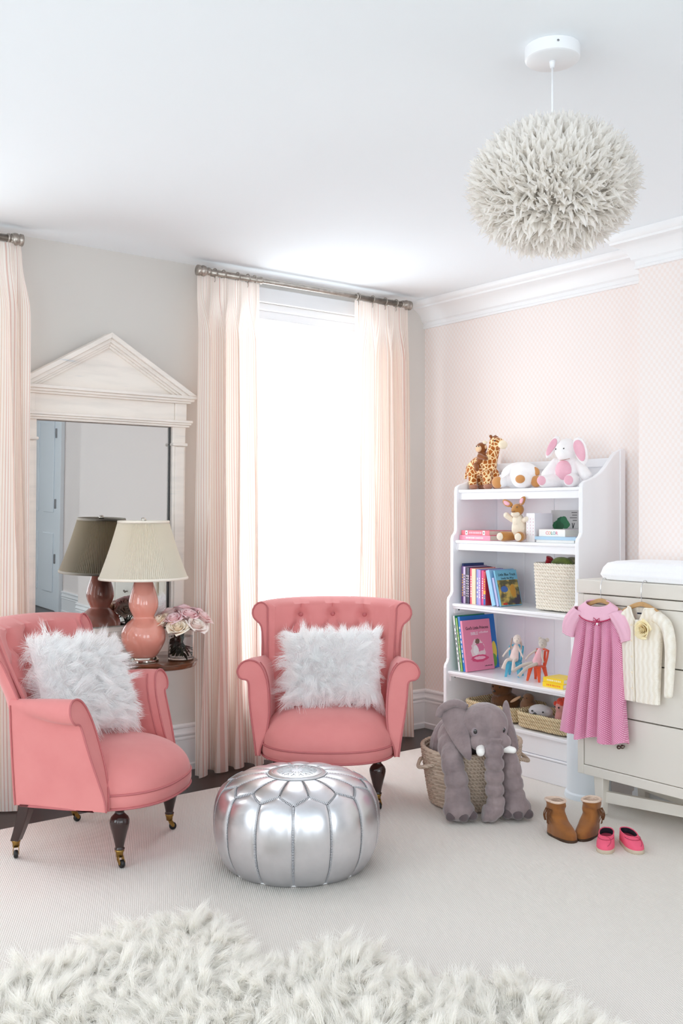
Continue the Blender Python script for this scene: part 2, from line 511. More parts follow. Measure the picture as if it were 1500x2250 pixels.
# door on the right wall near the far corner behind the viewer (seen in the mirror)
e = bpy.data.objects.new('door_1', None); COL.objects.link(e); struct(e, 'white panelled door with steel hinges reflected in the mirror')
DOORP = M('cool_white_door_paint', (232, 238, 243), 0.35)
MB().box(-0.03, -0.0008, -6.52, -5.66, 0.005, 2.08).build('door_leaf', DOORP, e, smooth=False, bevel=0.003)
for zc, hh in ((0.5, 0.62), (1.5, 0.95)):
    for yc in (-5.88, -6.30):
        MB().box(-0.042, -0.028, yc - 0.14, yc + 0.14, zc - hh / 2, zc + hh / 2).build('door_panel', DOORP, e, smooth=False, bevel=0.012)
m = MB(); m.box(-0.045, -0.0006, -5.655, -5.54, 0, 2.2); m.box(-0.045, -0.0006, -6.64, -6.525, 0, 2.2); m.box(-0.045, -0.0006, -6.525, -5.655, 2.085, 2.2)
m.build('door_casing', DOORP, e, smooth=False, bevel=0.006)
STEEL = M('brushed_steel', (150, 150, 152), 0.35, metal=1.0)
for zc in (0.55, 1.12, 1.85): MB().cbox((-0.048, -5.66, zc), (0.012, 0.03, 0.1)).build('hinge', STEEL, e, smooth=False, bevel=0.002)

# carpet
rug_out = [(-4.9, -4.5), (-0.262, -4.5), (-0.262, CH0 + 0.022), (-0.022, CH0 + 0.022), (-0.022, -0.41), (-4.9, -0.41)]
tag(MB().prism(rug_out, 0.0005, 0.012, lambda u, v, h: (u, v, h)).build('area_rug', CARPET, smooth=False, bevel=0.003),
    'large ivory looped carpet laid over the dark wooden floor', 'rug')
# ------------------------------------------------------------------ armchairs
RUG = 0.012
def mat_pink(name, c, c2):
    t = NT(name)
    n = t.noise(7, 3)
    t.col(t.ramp(n, c, c2, 0.35, 0.65))
    t.bump(t.noise(900, 1), 0.12, 0.0005)
    t.set(rough=0.75, sheen=0.25, sheen_r=0.45, spec=0.2)
    return t.m
PINK = mat_pink('coral_pink_upholstery', (220, 139, 137), (216, 133, 132))
PIPING = M('shaded_pink_piping', (190, 108, 110), 0.7)  # upholstery pink darkened, with the shadow along the piping in its colour
DARKWOOD = M('dark_mahogany', (52, 26, 22), 0.22, c2=(36, 17, 15), nscale=5, stretch=(6, 6, 1), coat=0.4, coat_r=0.15)
BRASS = M('aged_brass', (172, 140, 78), 0.3, metal=1.0, c2=(140, 108, 55), nscale=60)
BLACK = M('black_rubber_wheel', (22, 21, 22), 0.45)

YLEAN = [(0.15, -0.045), (0.2, -0.05), (0.35, -0.075), (0.5, -0.11), (0.6, -0.14), (0.75, -0.205), (0.83, -0.235), (0.9, -0.255)]
def back_point(s, d, z, push=0.0):
    """barrel back: s runs from wing to wing, d is the distance outwards from the inside face"""
    a = s * pi / 2
    wz = interp(z, [(0.2, 0.262), (0.45, 0.272), (0.6, 0.292), (0.8, 0.302)])
    D = 0.095
    x, y = wz * sin(a), -D * cos(a)
    nx, ny = sin(a) / wz, -cos(a) / D
    l = hypot(nx, ny); nx, ny = nx / l, ny / l
    k = d * (1 + 0.75 * cos(a)) - push
    zs = z if z < 0.6 else 0.6 + (z - 0.6) * 0.925
    lift = 0.018 * cos(a) * smooth01((z - 0.66) / 0.16)
    return (x + nx * k, y + ny * k + interp(z, YLEAN), zs + lift)
BUTTON_ROWS = [(0.772, (-0.15, 0.0, 0.15)), (0.675, (-0.225, -0.075, 0.075, 0.225)), (0.575, (-0.15, 0.0, 0.15)), (0.48, (-0.075, 0.075))]
def segd(px, pz, ax, az, bx, bz):
    vx, vz = bx - ax, bz - az; t = max(0, min(1, ((px - ax) * vx + (pz - az) * vz) / (vx * vx + vz * vz)))
    return hypot(px - ax - vx * t, pz - az - vz * t)
def tuft(x, z):
    h = 0.0
    for k, (bz, xs) in enumerate(BUTTON_ROWS):
        for bx in xs:
            r2 = (x - bx) ** 2 + (z - bz) ** 2
            h = max(h, math.exp(-r2 / (2 * 0.020 ** 2)))
            if k == 0 and z > bz: h = max(h, 0.55 * math.exp(-((x - bx) / 0.0075) ** 2) * (1 - 0.6 * smooth01((z - bz) / 0.09)))
            if k + 1 < len(BUTTON_ROWS):
                for cx in BUTTON_ROWS[k + 1][1]:
                    if abs(cx - bx) < 0.08:
                        h = max(h, 0.5 * math.exp(-(segd(x, z, bx, bz, cx, BUTTON_ROWS[k + 1][0]) / 0.008) ** 2))
    return h

def build_armchair(name, label, loc, rotz):
    T = thing(name, label, 'armchair', loc, rotz, 'pair of pink armchairs')
    # --- barrel backrest
    inner = [(0.0, 0.28 + 0.545 * i / 44) for i in range(45)]
    roll = [(0.006, 0.838), (0.018, 0.849), (0.033, 0.854), (0.049, 0.849), (0.062, 0.836), (0.070, 0.817), (0.071, 0.797), (0.065, 0.778), (0.052, 0.763), (0.038, 0.751), (0.030, 0.735), (0.0265, 0.71)]
    outer = [(0.0255, 0.66), (0.026, 0.6), (0.028, 0.52), (0.031, 0.44), (0.035, 0.36), (0.037, 0.28), (0.037, 0.218), (0.0, 0.218)]
    loop = inner + roll + outer
    NS = 121
    rings = []
    for i in range(NS):
        s = -1 + 2 * i / (NS - 1); ring = []
        ed = smooth01((1 - abs(s)) / 0.16)
        for (d, z) in loop:
            p = back_point(s, d, z)
            push = 0.0
            if d == 0.0 and z > 0.3: push = (0.026 * ed + 0.004) * (1 - tuft(p[0], z)) - 0.012 * tuft(p[0], z) * ed
            elif d < 0.05 and z > 0.8: push = -0.008 * tuft(p[0], z) * ed * (1 - d / 0.05) + 0.014 * ed * (1 - tuft(p[0], z)) * (1 - d / 0.05)
            ring.append(back_point(s, d, z, push))
        rings.append(ring)
    back = MB().loft(rings, True, True).build('backrest', PINK, T, angle=50)
    bt = MB()
    for k, (bz, xs) in enumerate(BUTTON_ROWS):
        for bx in xs:
            sx = math.asin(max(-1, min(1, bx / 0.297))) / (pi / 2)
            p = back_point(sx, 0, bz, -0.003)
            o = MB().ell((0, 0, 0), (0.0105, 0.006, 0.0105), n=12, m=8).build('button', PIPING, back)
            o.location = p; o.rotation_euler = (radians(-22), 0, 0)
    for sg in (-1, 1):
        pts = [Vector(back_point(sg, d, z)) + Vector((0, 0.003, 0)) for (d, z) in inner[24:] + roll + outer[:3]]
        MB().tube(pts, 0.0038, 6).build('piping', PIPING, back)
        pts = [Vector(back_point(sg * 0.90, d, z, 0.010)) + Vector((0, 0.0, 0)) for (d, z) in inner[24:]]
        MB().tube(pts, 0.0026, 6).build('piping', PIPING, back)
    # --- scrolled arms
    F = [(0.288, 0.218), (0.284, 0.255), (0.262, 0.31), (0.254, 0.37), (0.254, 0.43), (0.259, 0.49), (0.268, 0.535), (0.283, 0.572), (0.303, 0.598), (0.328, 0.610), (0.354, 0.611), (0.376, 0.602), (0.391, 0.585), (0.397, 0.564), (0.391, 0.545), (0.377, 0.533), (0.360, 0.530), (0.349, 0.522), (0.345, 0.50), (0.341, 0.45), (0.333, 0.39), (0.322, 0.33), (0.312, 0.27), (0.305, 0.218)]
    B = [(0.255, 0.218), (0.255, 0.255), (0.252, 0.31), (0.252, 0.37), (0.254, 0.43), (0.257, 0.49), (0.264, 0.535), (0.274, 0.570), (0.290, 0.590), (0.305, 0.598), (0.315, 0.598), (0.322, 0.594), (0.327, 0.587), (0.329, 0.578), (0.329, 0.568), (0.328, 0.558), (0.327, 0.545), (0.326, 0.53), (0.325, 0.50), (0.321, 0.45), (0.316, 0.39), (0.310, 0.33), (0.304, 0.27), (0.298, 0.218)]
    yf = lambda z: 0.100 + (0.611 - z) * 0.27 if z > 0.25 else 0.100 + (0.611 - 0.25) * 0.27
    for sg in (-1, 1):
        rings = []
        for k in range(15):
            v = k / 14; w = smooth01(v * 1.15)
            ring = []
            for (fx, fz), (bx, bz) in zip(F, B):
                x = bx + (fx - bx) * w; z = bz + (fz - bz) * w
                yb = -0.165
                ring.append((sg * x, yb + (yf(fz) - yb) * v, z))
            rings.append(ring)
        arm = MB().loft(rings, True, True).build('arm', PINK, T, angle=50)
        cx, cz = 0.33, 0.5
        pts = [(sg * x, yf(z) + 0.002, z) for x, z in F]
        MB().tube(spline(pts, 90), 0.0040, 6).build('piping', PIPING, arm)
        pts = [(sg * (bx + (fx - bx) * 0.97) - sg * 0.0015, yf(fz) - 0.034, fz + 0.001) for (fx, fz), (bx, bz) in list(zip(F, B))[2:9]]
        MB().tube(spline(pts, 60), 0.0026, 6).build('piping', PIPING, arm)
        # seam behind the arm on the outside
        pts = [(sg * (bx + 0.0035), -0.158, bz) for bx, bz in B[13:]]
        MB().tube(spline(pts, 30), 0.0026, 6).build('piping', PIPING, arm)
    # --- seat
    def outl(a, grow=0.0):
        c, s_ = cos(a), sin(a); e = 2 / 2.5
        return ((0.294 + grow) * math.copysign(abs(c) ** e, c), 0.045 + (0.300 + grow if s_ > 0 else 0.24) * math.copysign(abs(s_) ** e, s_))
    NA, NR = 96, 22
    vs, fs = [], []
    for i in range(NR + 1):
        r = 1 - (1 - i / NR) ** 1.6 if i else 0.0
        r = min(r, 1.0)
        for j in range(NA):
            x, y = outl(2 * pi * j / NA)
            z = 0.268 + 0.142 * max(0.0, 1 - r ** 3.0) ** 0.5 * (1 - 0.10 * (y - 0.05) / 0.32 * r)
            vs.append((x * r, 0.045 + (y - 0.045) * r, z))
    for i in range(NR):
        for j in range(NA):
            k = (j + 1) % NA
            fs.append((i * NA + j, i * NA + k, (i + 1) * NA + k, (i + 1) * NA + j))
    seat = MB().add(vs, fs).build('seat', PINK, T)
    A = [radians(-6 + 192 * k / 60) for k in range(61)]
    MB().tube([(*outl(a, 0.002), 0.267) for a in A], 0.0042, 6).build('piping', PIPING, seat)
    rings = []
    for g, z in ((0.0, 0.268), (0.004, 0.258), (0.004, 0.238), (-0.002, 0.218)):
        rings.append([(*outl(2 * pi * j / NA, g), z) for j in range(NA)])
    rail = MB().loft(rings, True, True).build('seat_rail', PINK, T, angle=50)
    rim = [(*outl(a, 0.001), 0.218) for a in A]
    side = [(-0.303, 0.15, 0.218), (-0.301, 0.05, 0.218), (-0.300, -0.1, 0.218), (-0.298, -0.14, 0.218)]
    bk = [back_point(-1 + 2 * k / 40, 0.037, 0.218) for k in range(41)]
    ring = rim + side + bk + [(-x, y, z) for x, y, z in side[::-1]]
    MB().tube(ring, 0.0045, 6, loop=True).build('piping', PIPING, rail)
    # --- legs on brass casters
    prof = [(0.0, 0.225), (0.030, 0.225), (0.030, 0.214), (0.024, 0.207), (0.017, 0.201), (0.016, 0.194), (0.022, 0.187), (0.030, 0.179), (0.0345, 0.169), (0.035, 0.158), (0.032, 0.142), (0.026, 0.120), (0.020, 0.096), (0.0155, 0.075), (0.0150, 0.070), (0.018, 0.068), (0.018, 0.064), (0.0145, 0.062), (0.0, 0.062)]
    def caster(leg, x, y, yaw):
        MB().lathe([(0.0, 0.064), (0.0155, 0.064), (0.0165, 0.058), (0.0135, 0.052), (0.0125, 0.038), (0.0, 0.037)], 20, (x, y, 0)).build('ferrule', BRASS, leg)
        R = Matrix.Translation((x, y, 0)) @ Matrix.Rotation(yaw, 4, 'Z')
        m = MB()
        for sx in (-1, 1):
            m.prism([(0.004, 0.040), (-0.008, 0.040), (-0.020, 0.022), (-0.018, 0.012), (-0.010, 0.012), (0.003, 0.028)], sx * 0.0085, sx * 0.011, lambda u, v, h: R @ Vector((h, u, v)))
        m.box(-0.011, 0.011, -0.010, 0.006, 0.036, 0.041, R)
        m.build('caster_fork', BRASS, leg, bevel=0.001, smooth=False)
        W = R @ Matrix.Translation((0, -0.013, 0.0145)) @ Matrix.Rotation(pi / 2, 4, 'Y')
        MB().lathe([(0.0, -0.0075), (0.0105, -0.0075), (0.0142, -0.005), (0.0145, 0), (0.0142, 0.005), (0.0105, 0.0075), (0.0, 0.0075)], 22, mat=W).build('caster_wheel', BLACK, leg)
    for sx in (-1, 1):
        leg = MB().lathe(prof, 28, (sx * 0.215, 0.205, 0)).build('leg', DARKWOOD, T)
        caster(leg, sx * 0.215, 0.205, radians(150 * sx))
        rings = []
        for k in range(9):
            u = k / 8; z = 0.225 - 0.165 * u; h = 0.024 - 0.008 * u
            cx, cy = sx * (0.205 + 0.006 * u), -0.165 - 0.045 * u ** 1.4
            rings.append([(cx - h, cy - h, z), (cx + h, cy - h, z), (cx + h, cy + h, z), (cx - h, cy + h, z)])
        leg = MB().loft(rings).build('leg', DARKWOOD, T, smooth=False, bevel=0.003)
        caster(leg, sx * 0.211, -0.21, radians(120 * sx))
    return T

def yaw_of(fx, fy):      # local +y turned onto the facing direction
    return atan2(-fx, fy)
chair1 = build_armchair('armchair', 'coral pink armchair standing beside the round wooden lamp table', (-2.413, -0.795, RUG), yaw_of(0.62, -0.785))
chair2 = dup(chair1, (-1.318, -0.815, RUG), yaw_of(-0.64, -0.77), 'coral pink armchair standing in front of the bright window')

# ------------------------------------------------------------------ fur pillows
def mat_fur(name, c, amt):
    t = NT(name); t.col(c); t.set(rough=0.6, spec=0.2); translucent(t, c, amt); return t.m
FURW = mat_fur('white_long_fur', (255, 255, 255), 0.5)
def build_pillow(label, loc, rot, w=0.43, h=0.335, seed=3):
    T = thing('fur_pillow', label, 'pillow', loc, 0, 'white fur pillows on the armchairs')
    T.rotation_euler = rot
    def surf(u, v):
        """u, v in -1..1; front side height"""
        b = max(0.0, (1 - abs(u) ** 3.2)) ** 0.55 * max(0.0, (1 - abs(v) ** 3.2)) ** 0.55
        px = 1 - 0.06 * (1 - abs(v)) ** 1 * abs(u); pz = 1 - 0.06 * (1 - abs(u)) * abs(v)
        return (u * w / 2 * px, v * h / 2 * pz, 0.062 * b)
    m = MB()
    m.grid(33, 33, lambda a, b: (surf(2 * a - 1, 2 * b - 1)[0], surf(2 * a - 1, 2 * b - 1)[2], surf(2 * a - 1, 2 * b - 1)[1]))
    m.grid(33, 33, lambda a, b: (surf(2 * a - 1, 2 * b - 1)[0], -surf(2 * a - 1, 2 * b - 1)[2], surf(2 * a - 1, 2 * b - 1)[1]))
    core = m.build('cushion', FURW, T)
    rng = np.random.default_rng(seed)
    N = 15000
    uu = rng.uniform(-1, 1, N); vv = rng.uniform(-1, 1, N); sd = np.where(rng.random(N) < 0.72, 1.0, -1.0)
    def surfn(u, v):
        b = np.clip(1 - np.abs(u) ** 3.2, 0, 1) ** 0.55 * np.clip(1 - np.abs(v) ** 3.2, 0, 1) ** 0.55
        px = 1 - 0.06 * (1 - np.abs(v)) * np.abs(u); pz = 1 - 0.06 * (1 - np.abs(u)) * np.abs(v)
        return np.stack([u * w / 2 * px, v * h / 2 * pz, 0.062 * b], 1)
    e = 0.02
    P0 = surfn(uu, vv)
    nn = np.cross(surfn(np.minimum(1, uu + e), vv) - surfn(np.maximum(-1, uu - e), vv), surfn(uu, np.minimum(1, vv + e)) - surfn(uu, np.maximum(-1, vv - e)))
    nn /= np.linalg.norm(nn, axis=1, keepdims=True) + 1e-9
    R = np.stack([P0[:, 0], P0[:, 2] * sd, P0[:, 1]], 1)
    Nn = np.stack([nn[:, 0] + uu ** 3 * 0.5, nn[:, 2] * sd, nn[:, 1] + vv ** 3 * 0.5], 1)
    Nn /= np.linalg.norm(Nn, axis=1, keepdims=True)
    fur('fur', R, Nn, 0.050, 0.0022, FURW, core, spread=0.42, droop=0.25, curl=0.35, clump_pull=0.55, seed=seed, segs=3)
    return T
def local_to_world(ch, p):
    return Matrix.Translation(ch.location) @ Euler(ch.rotation_euler).to_matrix().to_4x4() @ Vector(p)
def pillow_on(ch, p, tilt, label, spin=0.0, seed=3, turn=0.0, w=0.43, h=0.335):
    mt = Euler(ch.rotation_euler).to_matrix() @ Matrix.Rotation(turn, 3, 'Z') @ Matrix.Rotation(tilt, 3, 'X') @ Matrix.Rotation(spin, 3, 'Y')
    return build_pillow(label, local_to_world(ch, p), mt.to_euler(), seed=seed, w=w, h=h)
pillow_on(chair1, (0.004, -0.052, 0.602), radians(24), 'white shaggy fur pillow leaning in the armchair beside the lamp table', radians(-6), 5, radians(-18), 0.44, 0.37)
pillow_on(chair2, (-0.016, 0.005, 0.565), radians(22), 'white shaggy fur pillow upright in the armchair before the window', radians(2), 9)
# ------------------------------------------------------------------ curtains
def mat_curtain():
    t = NT('ticking_stripe_linen')
    uv = t.sep(t.co('UV'))
    fr = t.math('FRACT', t.math('MULTIPLY', uv[0], 1 / 0.0125))
    d = t.math('ABSOLUTE', t.math('SUBTRACT', fr, 0.5))
    line = t.math('LESS_THAN', d, 0.16)
    fr2 = t.math('FRACT', t.math('MULTIPLY', uv[0], 1 / 0.05))
    wide = t.math('LESS_THAN', fr2, 0.5)
    c = t.mix(line, (251, 244, 237), t.mix(wide, (234, 204, 194), (238, 218, 204)))
    t.col(c); t.set(rough=0.85, spec=0.1, sheen=0.1)
    t.bump(t.noise(700, 1), 0.1, 0.0005)
    translucent(t, c, 0.42)
    return t.m
CURT = mat_curtain()
NICKEL = M('antique_nickel', (196, 188, 180), 0.34, metal=1.0, c2=(164, 155, 146), nscale=40)
def curtain(label, x0t, x1t, x0b, x1b, nf, seed, rings, ztop=2.425, zbot=0.006, pw=1.6, flare=1.0, fwd=(0.0, 0.0)):
    T = thing('curtain', label, 'curtain', ((x0t + x1t) / 2, -0.12, 0), 0, 'striped linen curtain panels')
    ox = (x0t + x1t) / 2
    rng = np.random.default_rng(seed)
    knots = np.cumsum(rng.uniform(0.7, 1.3, nf * 2)); knots = np.concatenate([[0], knots]); knots /= knots[-1]
    amps = rng.uniform(0.75, 1.2, nf * 2 + 1)
    NU, NV = 40 * nf + 1, 64
    U = np.linspace(0, 1, NU)
    wave = np.zeros(NU)
    for i in range(nf * 2):
        a, b = knots[i], knots[i + 1]; k = (U >= a) & (U <= b)
        wave[k] = (1 if i % 2 else -1) * amps[i] * np.sin(pi * (U[k] - a) / (b - a))
    tops = np.zeros(NU)                      # pinch pleats at the header
    for i in range(nf):
        c = (knots[2 * i + 1]); tops -= 1.0 * np.exp(-((U - c) / 0.016) ** 2) + 0.7 * np.exp(-((U - c - 0.03) / 0.012) ** 2) + 0.7 * np.exp(-((U - c + 0.03) / 0.012) ** 2)
    uvx = None
    vs, uv = [], []
    for j in range(NV):
        v = j / (NV - 1); z = ztop + (zbot - ztop) * v
        hd = smooth01((v - 0.03) / 0.10)
        A = 0.040 + 0.016 * v ** 0.8 * flare
        x0 = x0t + (x0b - x0t) * v ** pw; x1 = x1t + (x1b - x1t) * v ** pw
        sway = 0.35 * sin(3.0 * v + seed)
        row_x = x0 + (x1 - x0) * U + hd * 0.014 * np.sin(2 * pi * nf * (U + 0.1 * sway) * 2) * (0.5 + v)
        row_y = (1 - hd) * tops * 0.014 + hd * wave * A
        row_y = row_y - hd * (fwd[0] * np.clip(1 - U / 0.35, 0, 1) + fwd[1] * np.clip((U - 0.65) / 0.35, 0, 1))
        if j == NV // 2:
            uvx = np.concatenate([[0], np.cumsum(np.hypot(np.diff(row_x), np.diff(row_y)))])
        for i in range(NU): vs.append((row_x[i] - ox, row_y[i], z))
    fs = [(j * NU + i, j * NU + i + 1, (j + 1) * NU + i + 1, (j + 1) * NU + i) for j in range(NV - 1) for i in range(NU - 1)]
    m = MB().add(vs, fs)
    m.uv = [(uvx[i], j / NV) for j in range(NV) for i in range(NU)]
    cl = m.build('cloth', CURT, T, fix=False)
    for rx in rings:
        MB().tube([(rx - ox, 0.021 * cos(a), 2.445 + 0.021 * sin(a)) for a in [2 * pi * k / 20 for k in range(20)]], 0.0028, 6, loop=True).build('curtain_ring', NICKEL, T)
        MB().tube([(rx - ox, -0.002, 2.424), (rx - ox, -0.006, 2.408), (rx - ox, 0.0, 2.400)], 0.0015, 5).build('hook', NICKEL, T)
    return T
curtain('striped cream and pink curtain hanging between the mirror and the window', -1.597, -1.24, -1.645, -1.20, 4, 4, (-1.50, -1.45, -1.37, -1.31, -1.27), fwd=(0.03, 0.0))
curtain('striped cream and pink curtain on the corner side of the window', -0.625, -0.240, -0.650, -0.185, 4, 8, (-0.60, -0.50, -0.41, -0.33, -0.28))
curtain('striped cream and pink curtain at the left edge, beyond the mirror', -2.86, -2.462, -2.90, -2.428, 4, 15, (-2.84, -2.74, -2.65, -2.57, -2.50), pw=0.45, fwd=(0.0, 0.07))
curtain('striped cream and pink curtain on the far side of the hidden window', -3.74, -3.36, -3.78, -3.33, 5, 21, (-3.72, -3.62, -3.54, -3.46, -3.38))
def rod(label, xa, xb):
    T = thing('curtain_rod', label, 'curtain rod', ((xa + xb) / 2, -0.12, 2.445)); c = (xa + xb) / 2; h = (xb - xa) / 2
    R = Matrix.Rotation(pi / 2, 4, 'Y')
    MB().lathe([(0.0125, -h), (0.0125, h)], 20, mat=R).build('pole', NICKEL, T)
    MB().lathe([(0.0155, -h), (0.0155, -h + 0.30), (0.018, -h + 0.301), (0.018, -h + 0.309), (0.0126, -h + 0.31)], 20, mat=R).build('sleeve', NICKEL, T)
    MB().lathe([(0.0126, h - 0.33), (0.018, h - 0.329), (0.018, h - 0.321), (0.0155, h - 0.32), (0.0155, h)], 20, mat=R).build('sleeve', NICKEL, T)
    for sg in (-1, 1):
        prof = [(0.0155, 0.0), (0.021, 0.001), (0.021, 0.008), (0.016, 0.010), (0.016, 0.018), (0.024, 0.022), (0.027, 0.032), (0.027, 0.04), (0.024, 0.046), (0.020, 0.05), (0.026, 0.054), (0.026, 0.066), (0.0, 0.068)]
        MB().lathe(prof, 24, mat=Matrix.Translation((sg * (h - 0.005), 0, 0)) @ Matrix.Rotation(sg * pi / 2, 4, 'Y')).build('finial', NICKEL, T)
        b = MB()
        b.tube([(sg * (h - 0.06), 0.0, -0.004), (sg * (h - 0.06), 0.113, -0.004)], 0.008, 10)
        b.lathe([(0.0, 0.104), (0.03, 0.104), (0.033, 0.110), (0.033, 0.1195), (0.0, 0.1195)], 20, c=(0, 0, 0), mat=Matrix.Translation((sg * (h - 0.06), 0, -0.004)) @ Matrix.Rotation(-pi / 2, 4, 'X'))
        b.build('bracket', NICKEL, T)
rod('antique nickel curtain rod across the bright window', -1.535, -0.285)
rod('antique nickel curtain rod at the left edge of the picture', -3.80, -2.515)

# ------------------------------------------------------------------ mirror
def mat_distressed():
    t = NT('distressed_white_wood')
    n = t.noise(3.0, 4, stretch=(1.2, 1, 9))
    n2 = t.noise(5.0, 5, stretch=(0.8, 1, 14))
    c = t.mix(t.ramp(n, (0, 0, 0), (255, 255, 255), 0.45, 0.75), (240, 232, 224), (228, 221, 214))
    c = t.mix(t.ramp(n2, (0, 0, 0), (255, 255, 255), 0.66, 0.78), c, (196, 202, 208))
    t.col(c); t.bump(n2, 0.15, 0.002); t.set(rough=0.6)
    return t.m
DISTR = mat_distressed()
MIRR = M('silvered_mirror', (208, 208, 207), 0.0, metal=1.0)
T = thing('pediment_mirror', 'tall distressed white mirror with a triangular pediment behind the lamp', 'mirror', (-2.036, -0.004, 0.60))
T.rotation_euler = (radians(1.2), 0, 0)
def yb(mb, x0, x1, d0, d1, z0, z1): return mb.box(x0, x1, -d1, -d0, z0 - 0.60, z1 - 0.60)
for sg in (-1, 1):
    xs = sorted((sg * 0.334, sg * 0.405))
    post = yb(MB(), xs[0], xs[1], 0.0, 0.042, 0.735, 1.685).build('post', DISTR, T, smooth=False, bevel=0.004)
    xs = sorted((sg * 0.346, sg * 0.396)); yb(MB(), xs[0], xs[1], 0.042, 0.05, 0.76, 1.59).build('raised_strip', DISTR, post, smooth=False, bevel=0.004)
    xs = sorted((sg * 0.330, sg * 0.410)); yb(MB(), xs[0], xs[1], 0.0, 0.058, 1.592, 1.606).build('collar', DISTR, post, smooth=False, bevel=0.005)
    xs = sorted((sg * 0.345, sg * 0.405)); yb(MB(), xs[0], xs[1], 0.0, 0.05, 1.713, 1.798).build('corner_block', DISTR, T, smooth=False, bevel=0.003)
yb(MB(), -0.344, 0.344, 0.0, 0.04, 1.713, 1.798).build('frieze_panel', DISTR, T, smooth=False, bevel=0.002)
m = MB(); yb(m, -0.418, 0.418, 0, 0.056, 1.683, 1.694); yb(m, -0.424, 0.424, 0, 0.064, 1.694, 1.704); yb(m, -0.430, 0.430, 0, 0.070, 1.704, 1.716); m.build('lower_moulding', DISTR, T, smooth=False, bevel=0.003)
m = MB(); yb(m, -0.424, 0.424, 0, 0.060, 1.798, 1.808); yb(m, -0.438, 0.438, 0, 0.070, 1.808, 1.82); yb(m, -0.446, 0.446, 0, 0.080, 1.82, 1.835); m.build('cornice', DISTR, T, smooth=False, bevel=0.003)
Z0, RISE, HW = 1.835, 0.262, 0.446
fn = lambda u, v, h: (u, -h, v - 0.60)
xw = lambda a: HW * (1 - a / RISE)
MB().prism([(-xw(0.05), Z0), (xw(0.05), Z0), (0, Z0 + RISE - 0.05)], 0.0, 0.038, fn).build('pediment_panel', DISTR, T, smooth=False)
for sg in (-1, 1):
    m = MB()
    for a, b, d in ((0.0, 0.024, 0.082), (0.024, 0.044, 0.070), (0.044, 0.056, 0.060), (0.056, 0.068, 0.052)):
        m.prism([(sg * xw(a), Z0), (0, Z0 + RISE - a), (0, Z0 + RISE - b), (sg * xw(b), Z0)], 0.0, d, fn)
    m.build('raking_moulding', DISTR, T, smooth=False, bevel=0.002)
m = MB(); yb(m, -0.405, 0.405, 0, 0.042, 0.60, 0.735); m.build('bottom_rail', DISTR, T, smooth=False, bevel=0.003)
m = MB(); yb(m, -0.415, 0.415, 0, 0.055, 0.685, 0.700); yb(m, -0.415, 0.415, 0, 0.065, 0.700, 0.716); m.build('sill_moulding', DISTR, T, smooth=False, bevel=0.003)
yb(MB(), -0.336, 0.336, 0.006, 0.014, 0.733, 1.687).build('mirror_glass', MIRR, T, smooth=False)
DKL = M('dark_fillet', (40, 34, 32), 0.5)
for sg in (-1, 1):
    xs = sorted((sg * 0.330, sg * 0.336)); yb(MB(), xs[0], xs[1], 0.014, 0.022, 0.735, 1.683).build('fillet', DKL, T, smooth=False)

# ------------------------------------------------------------------ lamp table, lamp, roses
TABLEWOOD = M('polished_walnut', (118, 72, 46), 0.22, c2=(92, 54, 34), nscale=4, stretch=(2, 10, 2), coat=0.5, coat_r=0.1)
TZ = 0.598
tab = thing('side_table', 'small round walnut pedestal table under the pink lamp', 'table', (-1.888, -0.272, 0.0))
MB().lathe([(0.0, TZ - 0.028), (0.160, TZ - 0.028), (0.172, TZ - 0.024), (0.176, TZ - 0.016), (0.176, TZ - 0.008), (0.180, TZ - 0.005), (0.180, TZ - 0.001), (0.177, TZ), (0.0, TZ)], 72).build('table_top', TABLEWOOD, tab, angle=40)
MB().lathe([(0.0, TZ - 0.028), (0.035, TZ - 0.028), (0.03, TZ - 0.05), (0.014, TZ - 0.07), (0.013, 0.30), (0.02, 0.27), (0.024, 0.24), (0.014, 0.21), (0.014, 0.14), (0.026, 0.12), (0.026, 0.08), (0.0, 0.075)], 24).build('pedestal', DARKWOOD, tab)
for k in range(3):
    a = radians(80 + 120 * k); pts = [(0.015, 0.10), (0.06, 0.085), (0.10, 0.045), (0.14, 0.020)]
    MB().tube(spline([(r * cos(a), r * sin(a), z) for r, z in pts], 14), [0.013 - 0.004 * i / 13 for i in range(14)], 8).build('foot', DARKWOOD, tab)

CERAM = M('salmon_glazed_ceramic', (238, 162, 145), 0.12, c2=(234, 154, 137), nscale=5, coat=0.6, coat_r=0.05)
SILV = M('polished_silver', (215, 208, 198), 0.12, metal=1.0)
def mat_shade():
    t = NT('cream_pleated_silk'); t.col((254, 247, 232)); t.set(rough=0.8, spec=0.1); translucent(t, (254, 246, 230), 0.40); return t.m
SHADE = mat_shade()
IVORY = M('ivory_trim', (240, 232, 218), 0.8)
lamp = thing('table_lamp', 'salmon double gourd lamp with a cream pleated shade', 'lamp', (-1.950, -0.258, TZ))
MB().lathe([(0.0, 0.0), (0.066, 0.0), (0.069, 0.003), (0.069, 0.009), (0.064, 0.012), (0.060, 0.020), (0.0, 0.021)], 48).build('lamp_foot', SILV, lamp, angle=40)
gp = [(0.055, 0.020), (0.066, 0.034), (0.083, 0.060), (0.097, 0.090), (0.1005, 0.115), (0.096, 0.140), (0.083, 0.163), (0.064, 0.182), (0.050, 0.194), (0.0470, 0.202), (0.051, 0.212), (0.059, 0.228), (0.0655, 0.248), (0.0660, 0.268), (0.061, 0.295), (0.052, 0.325), (0.043, 0.355), (0.036, 0.385), (0.031, 0.410), (0.028, 0.420)]
MB().lathe([(r, z) for r, z, _ in spline([(r, z, 0) for r, z in gp], 70)], 64).build('gourd_base', CERAM, lamp)
